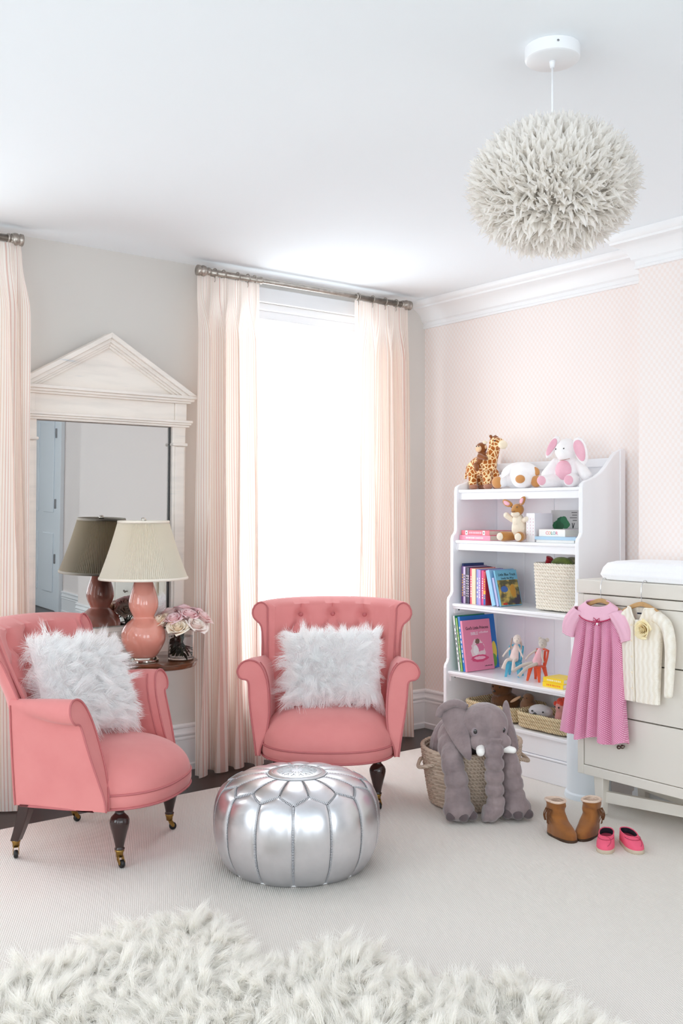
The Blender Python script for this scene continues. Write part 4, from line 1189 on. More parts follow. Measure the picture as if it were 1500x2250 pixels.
text_mesh('cover_lettering', 'BIBLE', 0.022, WPRINT, T, Matrix.Translation((0.078, -0.0006, 0.184)) @ Matrix.Rotation(pi / 2, 4, 'X'), extrude=0.0003)
m = MB()
for k in range(8): m.box(0.112 + 0.0085 * k, 0.1185 + 0.0085 * k, -0.0006, 0.0, 0.190, 0.196 + 0.002 * (k % 3))
m.build('cover_small_print', PPRINT, T, smooth=False)['kind'] = 'stuff'
def patch(nm, pts, mat, h=0.0005, T=T): MB().prism(pts, -h, 0.0002, lambda u, v, hh: (u, hh, v)).build(nm, mat, T, smooth=False)
def oval(cx, cz, rx, rz, n=20, wob=0.0, seed=1):
    r = random.Random(seed); return [(cx + rx * cos(2 * pi * k / n) * (1 + r.uniform(-wob, wob)), cz + rz * sin(2 * pi * k / n) * (1 + r.uniform(-wob, wob))) for k in range(n)]
patch('cover_patch', oval(0.095, 0.105, 0.050, 0.055, 26, 0.18, 3), BK((240, 214, 216)), 0.0004)
patch('cover_patch', oval(0.108, 0.120, 0.034, 0.022, 22, 0.2, 4), BK((226, 120, 156)), 0.0006)
patch('cover_patch', oval(0.093, 0.150, 0.016, 0.014, 18, 0.2, 5), BK((120, 92, 76)), 0.0008)
patch('cover_patch', oval(0.078, 0.106, 0.020, 0.026, 18, 0.2, 9), BK((246, 240, 238)), 0.0008)
patch('cover_patch', oval(0.100, 0.062, 0.062, 0.018, 26, 0.12, 6), BK((222, 74, 120)), 0.0007)
patch('cover_patch', oval(0.100, 0.064, 0.040, 0.009, 22, 0.15, 7), BK((246, 186, 204)), 0.0009)
m = MB()
for k in range(7): m.box(0.130 + 0.0085 * k, 0.1365 + 0.0085 * k, -0.0006, 0.0, 0.018, 0.021 + 0.0015 * (k % 2))
m.build('cover_small_print', INK, T, smooth=False)['kind'] = 'stuff'

# flat stacks on the second shelf
def flat_book(label, x0, x1, y0, y1, z, t, c, group, spine=None):
    """lying book, spine toward the room (low x)"""
    T = thing('book', label, 'book', (x0, (y0 + y1) / 2, z), 0, group); hw = (y1 - y0) / 2; d = x1 - x0; cv = BK(c)
    MB().box(0, d, -hw, hw, 0, 0.002).build('back_cover', cv, T, smooth=False, bevel=0.0006)
    MB().box(0, d, -hw, hw, t - 0.002, t).build('front_cover', cv, T, smooth=False, bevel=0.0006)
    MB().box(-0.0012, 0.001, -hw, hw, 0, t).build('spine', BK(spine) if spine else cv, T, smooth=False, bevel=0.0006)
    MB().box(0.001, d - 0.004, -hw + 0.003, hw - 0.003, 0.002, t - 0.002).build('pages', PAGES, T, smooth=False)
    return T
z2 = S2 + 0.0004
G = 'books lying flat on the upper shelves'
T = flat_book('pale pink book at the bottom of the flat stack of two', -0.322, -0.12, -0.842, -0.622, z2, 0.026, (242, 152, 176), G)
m = MB(); r = random.Random(3)
for k in range(14): m.box(-0.0017, -0.0012, -0.06 + k * 0.009, -0.06 + k * 0.009 + r.uniform(0.004, 0.007), 0.009, 0.016)
m.build('spine_lettering', WPRINT, T, smooth=False)['kind'] = 'stuff'
T = flat_book('coral pink book lying on top of the pale pink book', -0.314, -0.13, -0.828, -0.628, z2 + 0.0265, 0.024, (236, 118, 132), G)
for yc in (-0.062, 0.062): MB().box(-0.0020, -0.0012, yc - 0.008, yc + 0.008, 0.001, 0.023).build('spine_band', WPRINT, T, smooth=False)
for yc in (-0.062, 0.062): MB().ell((-0.0022, yc, 0.012), (0.0006, 0.003, 0.004), n=10, m=6).build('spine_dot', INK, T)
m = MB()
for k in range(11): m.box(-0.0017, -0.0012, -0.044 + k * 0.0082, -0.044 + k * 0.0082 + r.uniform(0.004, 0.0065), 0.008, 0.016)
m.build('spine_lettering', PPRINT, T, smooth=False)['kind'] = 'stuff'
for i, lb in enumerate(('first slim white book beside the brown rabbit', 'middle slim white book of the three standing together', 'slim white book nearest the flat COLOR book')):
    T = book(lb, -0.300, -1.062 - 0.0185 * i, z2, 0.0175, 0.13, 0.140, (240, 236, 240), spine=(246, 244, 246)); spine_bars(T, 0.0175, 0.14, BK((224, 196, 206)), 6, 0.03, 0.12, 50 + i, 0.25)
flat_book('thin white book at the bottom of the flat COLOR stack', -0.318, -0.13, -1.372, -1.142, z2, 0.013, (238, 236, 232), G)
flat_book('light blue book under the COLOR book', -0.322, -0.13, -1.385, -1.136, z2 + 0.0132, 0.015, (176, 208, 230), G)
T = flat_book('chunky pale book with COLOR in bright letters on its spine', -0.296, -0.16, -1.300, -1.140, z2 + 0.0284, 0.034, (244, 226, 226), G, spine=(250, 246, 240))
for ch, yo, c in (('C', 0.030, (232, 110, 130)), ('O', 0.014, (240, 150, 110)), ('L', 0.000, (40, 150, 120)), ('O', -0.014, (60, 160, 170)), ('R', -0.030, (220, 90, 130))):
    text_mesh('spine_lettering', ch, 0.023, BK(c), T, Matrix.Translation((-0.0016, yo, 0.009)) @ Matrix.Rotation(-pi / 2, 4, 'Z') @ Matrix.Rotation(pi / 2, 4, 'X'))
# grey board book standing upright with its cover outward
T = thing('book', 'grey board book with a green leafy tree standing behind the flat stack', 'book', (-0.125, -1.150, z2), radians(-90), 'books standing on the shelves')
T.rotation_euler = (radians(-4), 0, radians(-78))
MB().box(-0.075, 0.075, 0, 0.0025, 0, 0.155).build('front_cover', BK((198, 196, 194)), T, smooth=False, bevel=0.0008)
MB().box(-0.075, 0.075, 0.0155, 0.018, 0, 0.155).build('back_cover', BK((198, 196, 194)), T, smooth=False, bevel=0.0008)
MB().box(-0.076, 0.073, 0.0025, 0.0155, 0.001, 0.154).build('pages', PAGES, T, smooth=False)
for k, (px_, pz_, rr) in enumerate(((-0.042, 0.080, 0.022), (-0.018, 0.098, 0.026), (0.006, 0.086, 0.022), (-0.026, 0.076, 0.022), (-0.004, 0.106, 0.018))):
    patch('cover_patch', oval(px_, pz_, rr, rr, 18, 0.12, 20 + k), BK(((36, 104, 66), (28, 90, 58), (44, 118, 74), (30, 84, 52), (40, 110, 70))[k]), 0.0004 + 0.0001 * k, T)
for k, w in enumerate((0.030, 0.026, 0.038, 0.022)): MB().box(0.066 - w, 0.066, -0.0005, 0.0, 0.141 - k * 0.013, 0.146 - k * 0.013).build('cover_lettering', BK((120, 118, 118)), T, smooth=False)
for sg in (-1, 1): MB().tube([(0.047, -0.0006, 0.066), (0.047 + sg * 0.006, -0.0006, 0.092)], 0.0018, 5).build('cover_patch', INK, T)
G = 'small yellow books on the lower shelf'
for i, lb in enumerate(('yellow book at the bottom of the small stack by the dress', 'yellow book on top of the small stack by the dress')):
    T = flat_book(lb, -0.368 + 0.004 * i, -0.25, -1.348, -1.225, S4 + 0.0004 + 0.0222 * i, 0.022, (246, 212, 44), G)
    m = MB(); r = random.Random(9 + i)
    for k in range(8): m.box(-0.0017, -0.0012, -0.045 + k * 0.011, -0.045 + k * 0.011 + r.uniform(0.005, 0.009), 0.007, 0.015)
    m.build('spine_lettering', BK((250, 240, 200)) if i else BK((236, 140, 40)), T, smooth=False)['kind'] = 'stuff'
# ------------------------------------------------------------------ plush toys
def plush(name, c, c2=None, b=0.35, sc=140):
    return M(name, c, 0.9, c2=c2, nscale=14, bump=b, bscale=sc, bdist=0.004, sheen=0.5, sheen_r=0.5, spec=0.1)
EYE = M('black_bead_eye', (14, 12, 14), 0.08, coat=1.0)
def mat_giraffe():
    t = NT('giraffe_patch_plush')
    v = t.n('ShaderNodeTexVoronoi', feature='DISTANCE_TO_EDGE'); v.inputs['Scale'].default_value = 44; v.inputs['Randomness'].default_value = 0.75
    t.l(t.co('Object'), v.inputs['Vector'])
    t.col(t.mix(t.ramp(v.outputs['Distance'], (0, 0, 0), (255, 255, 255), 0.07, 0.11), (250, 222, 172), t.mix(t.noise(60, 2), (190, 108, 40), (160, 84, 28))))
    t.bump(t.noise(160, 2), 0.3, 0.003); t.set(rough=0.9, sheen=0.4, spec=0.1); return t.m
GIRAFFE = mat_giraffe()
HOOF = plush('hoof_brown_plush', (176, 126, 104)); CREAMP = plush('cream_plush', (246, 232, 206)); WHITEP = plush('white_plush', (248, 246, 246), (242, 238, 238)); TANP = plush('tan_plush', (206, 146, 88)); PINKP = plush('rose_pink_plush', (240, 188, 202), (232, 172, 190)); BROWNP = plush('monkey_brown_plush', (142, 82, 40)); FACEP = plush('beige_plush', (232, 196, 158)); HAREP = plush('hare_brown_plush', (196, 140, 78), (180, 122, 62)); HAREW = plush('hare_cream_plush', (240, 228, 208))
def VW(loc, turn=0.0): return dict(loc=loc, rotz=radians(-90 + turn))
def eye(T, p, r=0.006): return MB().ell(p, r, n=12, m=8).build('eye', EYE, T)
def flap(mb, pts, thick, bow=(0, 0, 0)):
    """soft flap: closed outline of 3-D points thickened toward the viewer (local -y)"""
    n = len(pts); c = sum((Vector(p) for p in pts), Vector()) / n
    vs = [Vector(p) + Vector((0, -thick / 2, 0)) for p in pts] + [Vector(p) + Vector((0, thick / 2, 0)) for p in pts] + [c + Vector((0, -thick * 0.9, 0)) + Vector(bow), c + Vector((0, thick * 0.9, 0)) + Vector(bow)]
    fs = []
    for j in range(n):
        k = (j + 1) % n
        fs += [(2 * n, j, k), (2 * n + 1, n + k, n + j), (j, n + j, n + k, k)]
    return mb.add(vs, fs)

# giraffe with its rider
T = thing('plush_giraffe', 'spotted plush giraffe standing at the left end of the top shelf', 'plush toy', **VW((-0.215, -0.706, S1)))
m = MB()
m.ell((-0.030, 0, 0.125), (0.082, 0.048, 0.055)).ell((0.020, 0, 0.130), (0.045, 0.046, 0.058)).ell((-0.085, 0, 0.105), (0.045, 0.045, 0.05))
m.cap((0.035, 0, 0.15), (0.068, 0, 0.232), 0.036, 0.029)
m.ell((0.082, 0, 0.240), (0.048, 0.032, 0.030), (0, radians(12), 0)).ell((0.066, 0, 0.243), (0.032, 0.032, 0.030))
for x0, x1 in ((-0.066, -0.060), (0.034, 0.046)):
    for sg in (-1, 1): m.cap((x0, sg * 0.028, 0.085), (x1, sg * 0.034, 0.032), 0.026, 0.022)
m.build('body', GIRAFFE, T, remesh=0.0045, relax=4)
for x1 in (-0.059, 0.047):
    for sg in (-1, 1): MB().ell((x1 + 0.003, sg * 0.034, 0.016), (0.025, 0.024, 0.017)).build('hoof', HOOF, T)
MB().ell((0.122, 0, 0.229), (0.021, 0.026, 0.023)).build('muzzle', CREAMP, T)
for sg in (-1, 1):
    MB().cap((0.058, sg * 0.014, 0.262), (0.052, sg * 0.017, 0.276), 0.006, 0.008).build('horn', BROWNP, T)
    flap(MB(), [(0.045, sg * 0.028, 0.246), (0.030, sg * 0.036, 0.256), (0.018, sg * 0.042, 0.252), (0.020, sg * 0.042, 0.238), (0.034, sg * 0.036, 0.232)], 0.010).build('ear', CREAMP, T, subd=1)
    eye(T, (0.092, sg * 0.029, 0.250), 0.0045)
MB().ell((0.062, 0, 0.270), (0.026, 0.012, 0.008)).build('mane', BROWNP, T)
MB().tube(spline([(-0.125, 0, 0.115), (-0.135, -0.008, 0.09), (-0.138, -0.012, 0.06)], 8), 0.006, 8).build('tail', GIRAFFE, T)
T = thing('plush_monkey', 'small brown plush monkey hugging the giraffe neck', 'plush toy', **VW((-0.222, -0.706, S1 + 0.13)))
m = MB(); m.ell((-0.004, -0.012, 0.030), (0.030, 0.034, 0.042)).ell((-0.012, -0.012, 0.088), (0.030, 0.030, 0.030))
m.cap((0.006, -0.045, 0.045), (0.050, -0.044, 0.030), 0.013, 0.011).cap((-0.01, 0.035, 0.045), (0.035, 0.046, 0.030), 0.013, 0.011)
m.cap((-0.02, -0.045, 0.0), (0.0, -0.058, -0.025), 0.014, 0.012)
m.build('body', BROWNP, T, remesh=0.004, relax=4)
MB().ell((-0.008, -0.038, 0.083), (0.020, 0.010, 0.017)).build('face', FACEP, T)
for sg in (-1, 1):
    MB().ell((-0.012 + sg * 0.030, -0.012, 0.092), (0.008, 0.006, 0.010)).build('ear', FACEP, T); eye(T, (-0.008 + sg * 0.008, -0.045, 0.096), 0.0032)

# lying white dog
T = thing('plush_dog', 'white plush dog lying on its belly between giraffe and rabbit', 'plush toy', **VW((-0.205, -0.958, S1), 12))
m = MB(); m.ell((-0.028, 0.02, 0.068), (0.108, 0.075, 0.070)).ell((0.028, -0.04, 0.072), (0.078, 0.058, 0.060)).ell((0.036, -0.072, 0.048), (0.060, 0.042, 0.047))
m.cap((-0.095, -0.03, 0.045), (-0.105, -0.055, 0.034), 0.034, 0.030).cap((0.105, -0.02, 0.040), (0.108, -0.045, 0.034), 0.030, 0.028)
m.build('body', WHITEP, T, remesh=0.005, relax=5)
for x0, x1, zz, rr in ((-0.112, 0, 0.034, 0.031), (0.108, 0, 0.034, 0.029)): MB().ell((x0, -0.064, zz), (rr, 0.022, rr)).build('paw', TANP, T)
MB().ell((0.044, -0.108, 0.046), (0.027, 0.012, 0.021)).build('nose', TANP, T)
flap(MB(), [(-0.02, -0.055, 0.105), (-0.055, -0.06, 0.100), (-0.090, -0.072, 0.062), (-0.075, -0.080, 0.048), (-0.035, -0.078, 0.072)], 0.014).build('ear', WHITEP, T, subd=2)
flap(MB(), [(0.062, -0.050, 0.108), (0.092, -0.040, 0.112), (0.118, -0.042, 0.090), (0.118, -0.048, 0.060), (0.092, -0.056, 0.062)], 0.016).build('ear', TANP, T, subd=2)

# white rabbit with pink ears
T = thing('plush_rabbit', 'white plush rabbit with pink ears sitting at the right of the top shelf', 'plush toy', **VW((-0.190, -1.222, S1), 14))
m = MB(); m.ell((0, 0.01, 0.075), (0.064, 0.058, 0.080)).ell((0.005, -0.015, 0.178), (0.056, 0.055, 0.052)).ell((0.012, -0.048, 0.162), (0.040, 0.030, 0.032)).ell((0.0, 0.0, 0.21), (0.04, 0.04, 0.03))
m.cap((-0.058, -0.005, 0.125), (-0.092, -0.03, 0.065), 0.022, 0.027).cap((0.062, -0.005, 0.120), (0.112, -0.025, 0.055), 0.022, 0.028)
for sg in (-1, 1): m.cap((sg * 0.040, -0.02, 0.034), (sg * 0.068, -0.105, 0.032), 0.035, 0.031)
m.build('body', WHITEP, T, remesh=0.005, relax=4)
MB().ell((0.0, -0.038, 0.085), (0.042, 0.022, 0.048)).build('bib', PINKP, T)
for sg in (-1, 1): MB().ell((sg * 0.070, -0.128, 0.034), (0.023, 0.012, 0.023), (radians(10), 0, 0)).build('sole', PINKP, T)
le = [(-0.022, -0.01, 0.226), (-0.036, -0.015, 0.262), (-0.066, -0.02, 0.246), (-0.092, -0.03, 0.192), (-0.100, -0.035, 0.146), (-0.080, -0.035, 0.138), (-0.050, -0.03, 0.178)]
re_ = [(0.030, -0.02, 0.224), (0.062, -0.024, 0.248), (0.102, -0.03, 0.236), (0.128, -0.04, 0.178), (0.134, -0.048, 0.112), (0.108, -0.052, 0.098), (0.062, -0.048, 0.150)]
for pts in (le, re_):
    e_ = flap(MB(), pts, 0.016).build('ear', WHITEP, T, subd=2)
    c = sum((Vector(p) for p in pts), Vector()) / len(pts)
    flap(MB(), [c + (Vector(p) - c) * 0.78 + Vector((0, -0.012, 0)) for p in pts], 0.010).build('ear_lining', PINKP, e_, subd=2)
eye(T, (0.016, -0.066, 0.186), 0.0045); eye(T, (-0.030, -0.055, 0.186), 0.0045)
MB().tube(spline([(-0.012, -0.055, 0.132), (0.012, -0.066, 0.132), (0.04, -0.052, 0.139)], 10), 0.0014, 5).build('mouth', HOOF, T)

# brown hare on the second shelf
T = thing('plush_hare', 'brown and cream plush hare sitting with raised paw and spread ears', 'plush toy', **VW((-0.285, -1.004, S2), 6))
m = MB(); m.ell((0, 0, 0.062), (0.040, 0.038, 0.062)).ell((0.0, -0.010, 0.100), (0.030, 0.03, 0.04))
m.build('body', HAREW, T, remesh=0.004, relax=3)
m = MB(); m.ell((0.002, -0.018, 0.158), (0.032, 0.032, 0.030)).ell((0.002, -0.040, 0.152), (0.020, 0.016, 0.016)); hd = m.build('head', HAREP, T, remesh=0.004, relax=3)
MB().ell((0.002, -0.036, 0.136), (0.024, 0.018, 0.016)).build('chin', HAREW, hd)
MB().tube([(-0.012, -0.056, 0.150), (0.002, -0.059, 0.146), (0.016, -0.056, 0.150)], 0.0012, 5).build('mouth', EYE, hd)
eye(hd, (-0.016, -0.046, 0.170), 0.003); eye(hd, (0.019, -0.046, 0.170), 0.003)
for pts in ([(-0.016, -0.02, 0.178), (-0.038, -0.02, 0.200), (-0.074, -0.018, 0.212), (-0.096, -0.016, 0.208), (-0.084, -0.022, 0.182), (-0.046, -0.024, 0.164)], [(0.010, -0.02, 0.182), (0.022, -0.03, 0.206), (0.048, -0.045, 0.222), (0.074, -0.050, 0.226), (0.070, -0.045, 0.200), (0.040, -0.030, 0.172)]):
    e_ = flap(MB(), pts, 0.010).build('ear', HAREP, hd, subd=2); c = sum((Vector(p) for p in pts), Vector()) / len(pts)
    flap(MB(), [c + (Vector(p) - c) * 0.62 + Vector((0, -0.007, 0)) for p in pts], 0.007).build('ear_lining', PINKP, e_, subd=2)
MB().cap((-0.036, -0.012, 0.108), (-0.060, -0.026, 0.130), 0.013, 0.015).build('paw', HAREW, T)
MB().cap((0.036, -0.012, 0.105), (0.058, -0.022, 0.112), 0.013, 0.013).build('paw', HAREW, T)
for sg in (-1, 1):
    ft = MB().cap((sg * 0.030, -0.02, 0.026), (sg * 0.050, -0.068, 0.026), 0.022, 0.025).build('foot', HAREP, T)
    MB().ell((sg * 0.054, -0.086, 0.025), (0.019, 0.010, 0.019)).build('sole', HAREW, ft)

# ------------------------------------------------------------------ mouse and rabbit dolls on toy chairs
LINEN = plush('linen_doll_cloth', (236, 224, 214), (228, 214, 204), 0.2, 300); GREYL = plush('grey_linen', (206, 196, 186), (196, 186, 176), 0.2, 300); DOLLPINK = plush('rose_print_cloth', (226, 160, 172), (240, 200, 206), 0.2, 300); TAUPE = plush('taupe_linen', (178, 158, 146), None, 0.2, 300)
def toy_chair(label, loc, turn, c):
    T = thing('toy_chair', label, 'toy chair', loc, radians(-90 + turn), 'toy chairs with dolls')
    mt = M('toy_plastic_%d_%d_%d' % c, c, 0.3)
    st = MB()
    st.prism([(-0.030, -0.034), (0.030, -0.034), (0.034, 0.0), (0.028, 0.030), (-0.028, 0.030), (-0.034, 0.0)], 0.068, 0.075, lambda u, v, h: (u, v, h)); st.build('seat', mt, T, smooth=False, bevel=0.003)
    for sx in (-1, 1):
        for sy in (-1, 1):
            b = MB(); r = []
            for k in range(6):
                u = k / 5; z = 0.070 * (1 - u); w = 0.0105 - 0.005 * u; cx, cy = sx * (0.022 + 0.012 * u), sy * (0.022 + 0.014 * u)
                r.append([(cx - w, cy - w * 0.6, z), (cx + w, cy - w * 0.6, z), (cx + w, cy + w * 0.6, z), (cx - w, cy + w * 0.6, z)])
            b.loft(r).build('leg', mt, T, smooth=False, bevel=0.0015)
    for sx in (-1, 1):
        MB().tube(spline([(sx * 0.026, 0.026, 0.070), (sx * 0.032, 0.036, 0.11), (sx * 0.034, 0.044, 0.145)], 8), 0.0050, 8).build('back_post', mt, T)
    MB().tube(spline([(-0.035, 0.044, 0.143), (0, 0.052, 0.150), (0.035, 0.044, 0.143)], 10), 0.0058, 8).build('back_rail', mt, T)
    for xx in (-0.012, 0.012): MB().box(xx - 0.006, xx + 0.006, 0.030, 0.034, 0.072, 0.147, Matrix.Rotation(radians(-7), 4, 'X')).build('back_slat', mt, T, smooth=False, bevel=0.001)
    return T
toy_chair('turquoise toy chair holding the rabbit doll', (-0.262, -0.948, S4), 28, (78, 178, 208))
toy_chair('orange red toy chair holding the mouse doll', (-0.272, -1.108, S4), 8, (220, 84, 44))
def doll(label, name, loc, turn, skin, top, ears, headtilt, legs):
    T = thing(name, label, 'doll', loc, radians(-90 + turn), 'cloth dolls on toy chairs')
    m = MB(); m.cap((0, 0.0, 0.012), (0.004 + headtilt * 0.4, 0.006, 0.070), 0.024, 0.015); m.build('body', top, T, remesh=0.004, relax=2)
    hd = MB().ell((0.006 + headtilt, -0.004, 0.108), (0.021, 0.020, 0.025)).ell((0.006 + headtilt * 1.25, -0.016, 0.102), (0.014, 0.014, 0.013)).build('head', skin, T, remesh=0.0035, relax=3)
    for (a, b, c) in legs: MB().tube(spline([a, b, c], 8), [0.0095, 0.009, 0.0085, 0.008, 0.0078, 0.0078, 0.0085, 0.009], 8).build('leg', skin, T)
    for sx in (-1, 1):
        MB().tube(spline([(sx * 0.014 + headtilt * 0.4, 0.004, 0.072), (sx * 0.036, -0.008, 0.046), (sx * 0.052, -0.022, 0.020)], 7), [0.006, 0.0056, 0.0052, 0.0048, 0.0044, 0.0042, 0.005], 7).build('arm', skin, T)
    if ears == 'long':
        for sx in (-1, 1): flap(MB(), [(sx * 0.016 + headtilt, -0.002, 0.126), (sx * 0.026 + headtilt, -0.004, 0.112), (sx * 0.034 + headtilt, -0.006, 0.060), (sx * 0.027 + headtilt, -0.006, 0.050), (sx * 0.020 + headtilt, -0.004, 0.090)], 0.006).build('ear', TAUPE, hd, subd=1)
    else:
        for sx in (-1, 1): MB().ell((0.006 + headtilt + sx * 0.020, 0.004, 0.126), (0.011, 0.004, 0.011)).build('ear', skin, hd)
    MB().ell((0.006 + headtilt * 1.4, -0.029, 0.104), 0.002, n=8, m=6).build('nose', EYE, hd)
    for sx in (-1, 1): eye(hd, (0.006 + headtilt * 1.1 + sx * 0.009, -0.021, 0.114), 0.0016)
    return T
doll('rabbit doll in pale clothes seated on the turquoise chair', 'rabbit_doll', (-0.268, -0.952, S4 + 0.078), 28, LINEN, plush('floral_cream_cloth', (240, 214, 208), (246, 232, 226), 0.2, 300), 'long', 0.012,
     [((-0.012, -0.012, 0.008), (-0.026, -0.048, 0.006), (-0.040, -0.062, -0.034)), ((0.014, -0.012, 0.008), (0.012, -0.050, 0.004), (0.010, -0.060, -0.040))])
doll('mouse doll in a pink dress sprawled on the orange red chair', 'mouse_doll', (-0.278, -1.110, S4 + 0.078), 8, GREYL, DOLLPINK, 'round', 0.030,
     [((-0.010, -0.012, 0.010), (-0.050, -0.048, -0.002), (-0.088, -0.080, -0.034)), ((0.012, -0.014, 0.008), (-0.020, -0.056, -0.010), (-0.048, -0.086, -0.052))])

# ------------------------------------------------------------------ woven baskets
def mat_rope(name, c, c2, k=260, k2=120):
    t = NT(name)
    w = t.n('ShaderNodeTexWave', wave_type='BANDS', bands_direction='DIAGONAL'); w.inputs['Scale'].default_value = k2; w.inputs['Distortion'].default_value = 2.0; w.inputs['Detail'].default_value = 2
    t.l(t.co('Object'), w.inputs['Vector'])
    t.col(t.mix(t.ramp(w.outputs['Fac'] if 'Fac' in w.outputs else w.outputs[1], (0, 0, 0), (255, 255, 255), 0.2, 0.75), c2, c))
    t.bump(w.outputs[1], 0.7, 0.004); t.set(rough=0.9, spec=0.1); return t.m
ROPEW = mat_rope('cream_crochet_rope', (248, 241, 228), (236, 226, 209), k2=38)
JUTE = mat_rope('taupe_jute_rope', (214, 194, 176), (192, 171, 152), k2=42)
SEAG = mat_rope('seagrass_braid', (236, 220, 186), (196, 172, 130), k2=40)
def coil_basket(T, fn, rows, r, mat, bottom=True, n=72, knobs=None):
    """stacked rope coils: fn(a, v) gives the wall line point at angle a and height fraction v; each coil is a part"""
    for k in range(rows):
        v = (k + 0.5) / rows
        pts = [Vector(fn(2 * pi * j / n, v)) for j in range(n)]
        rr = [r * (1 + 0.13 * (1 if (j + k) % 2 else -1)) for j in range(n)]
        MB().tube(pts, rr, 7, loop=True).build('rope_coil', mat, T)
    if bottom:
        m = MB(); ring = [fn(2 * pi * j / n, 0.5 / rows) for j in range(n)]
        z0 = min(p[2] for p in ring) - r * 0.8
        m.loft([[(p[0], p[1], z0 + 0.0005) for p in ring], [(p[0], p[1], z0 + r) for p in ring]], True, True); m.build('basket_base', mat, T, smooth=False)
def sup(a, e): c, s_ = cos(a), sin(a); return math.copysign(abs(c) ** e, c), math.copysign(abs(s_) ** e, s_)
# cream basket on the third shelf
T = thing('crochet_basket', 'square cream crochet basket on the third shelf', 'basket', (-0.205, -1.235, S3), radians(-90))
coil_basket(T, lambda a, v: ((0.118 + 0.012 * v) * sup(a, 0.42)[0], (0.105 + 0.006 * v) * sup(a, 0.42)[1], 0.007 + 0.222 * v), 14, 0.0092, ROPEW, n=96)
KGREEN = plush('knitted_green_wool', (128, 140, 74), (104, 122, 60), 0.6, 220); KGREY = plush('knitted_moss_grey_wool', (146, 140, 112), (126, 122, 96), 0.6, 220); KRED = plush('knitted_red_wool', (170, 24, 40), (140, 14, 30), 0.6, 220)
T = thing('knitted_toy', 'green knitted toy with a red bobble peeking out of the crochet basket', 'plush toy', (-0.205, -1.235, S3 + 0.235), radians(-90))
MB().tube(spline([(-0.06, -0.05, -0.10), (-0.075, -0.050, -0.02), (-0.070, -0.048, 0.006), (-0.062, -0.048, 0.020)], 10), [0.014] * 7 + [0.017, 0.019, 0.012], 12).build('bobble', KRED, T)
MB().tube(spline([(-0.05, -0.03, -0.08), (-0.045, -0.036, -0.012), (-0.005, -0.040, 0.006), (0.04, -0.035, -0.004), (0.06, -0.02, -0.05)], 20), 0.018, 12).build('body', KGREEN, T)
MB().tube(spline([(0.0, 0.01, -0.06), (0.01, -0.002, 0.0), (0.06, -0.01, 0.006), (0.10, 0.0, 0.0), (0.10, 0.05, -0.06)], 20), 0.017, 12).build('scarf', KGREY, T)
# low seagrass baskets on the bottom shelf
def low_basket(label, loc, hx, hy, h, rot=-90):
    T = thing('seagrass_basket', label, 'basket', loc, radians(rot), 'low seagrass baskets')
    coil_basket(T, lambda a, v: ((hx + 0.010 * v) * sup(a, 0.35)[0], (hy + 0.006 * v) * sup(a, 0.35)[1], 0.009 + h * v), 4, 0.0105, SEAG, n=96)
    return T
low_basket('low seagrass basket of toys at the right of the bottom shelf', (-0.285, -1.225, S5), 0.150, 0.095, 0.070)
low_basket('low seagrass basket with the teddy bear at the back of the bottom shelf', (-0.235, -0.865, S5), 0.165, 0.125, 0.070)
BEARP = plush('dark_brown_bear_plush', (122, 84, 52), (96, 64, 40), 0.6, 90)
T = thing('teddy_bear', 'brown teddy bear in shadow in the back basket', 'plush toy', **VW((-0.215, -0.840, S5 + 0.024), 10))
m = MB(); m.ell((0, 0.01, 0.045), (0.085, 0.055, 0.050)).ell((-0.012, -0.01, 0.118), (0.056, 0.052, 0.052)).ell((-0.016, -0.050, 0.100), (0.026, 0.022, 0.022))
for sg in (-1, 1): m.ell((-0.012 + sg * 0.050, 0.0, 0.156), (0.017, 0.010, 0.018))
m.build('body', BEARP, T, remesh=0.005, relax=3)
for sg in (-1, 1): eye(T, (-0.014 + sg * 0.020, -0.056, 0.126), 0.0045)
MB().ell((-0.016, -0.072, 0.106), (0.008, 0.005, 0.006)).build('nose', EYE, T)
T = thing('plush_puppy', 'small brown and beige plush lying behind the grey koala', 'plush toy', **VW((-0.20, -0.975, S5 + 0.030)))
MB().ell((0.01, 0.0, 0.040), (0.046, 0.036, 0.040)).ell((0.020, -0.01, 0.078), (0.032, 0.028, 0.026)).build('body', plush('beige_brown_plush', (156, 120, 92), (120, 84, 60)), T, remesh=0.005, relax=3)
flap(MB(), [(-0.01, -0.02, 0.09), (-0.03, -0.03, 0.086), (-0.075, -0.05, 0.052), (-0.06, -0.05, 0.044), (-0.02, -0.035, 0.070)], 0.010).build('ear', FACEP, T, subd=2)
for sg in (-1, 1): eye(T, (0.020 + sg * 0.012, -0.036, 0.084), 0.003)
GREYP = plush('pale_grey_plush', (206, 204, 206), (196, 194, 196))
T = thing('plush_koala', 'pale grey plush koala head over the edge of the front basket', 'plush toy', **VW((-0.300, -1.160, S5 + 0.026), 16))
MB().ell((0, 0.02, 0.022), (0.058, 0.045, 0.026)).ell((0.0, -0.012, 0.056), (0.062, 0.040, 0.034)).build('body', GREYP, T, remesh=0.005, relax=4)
for sx in (-0.026, 0.030): MB().ell((sx, -0.051, 0.062), 0.0045, n=10, m=8).build('eye', EYE, T)
MB().ell((-0.012, -0.053, 0.048), (0.010, 0.005, 0.009)).build('nose', EYE, T)
T = thing('plush_monster', 'pink plush creature with an orange tuft in the front basket', 'plush toy', **VW((-0.285, -1.268, S5 + 0.026), 10))
MB().ell((0, 0, 0.040), (0.032, 0.030, 0.048)).ell((0, -0.004, 0.088), (0.028, 0.026, 0.030)).build('body', plush('dusty_pink_plush', (222, 158, 152), (206, 140, 136)), T, remesh=0.005, relax=3)
ORG = plush('orange_red_plush', (226, 82, 60), (208, 62, 48))
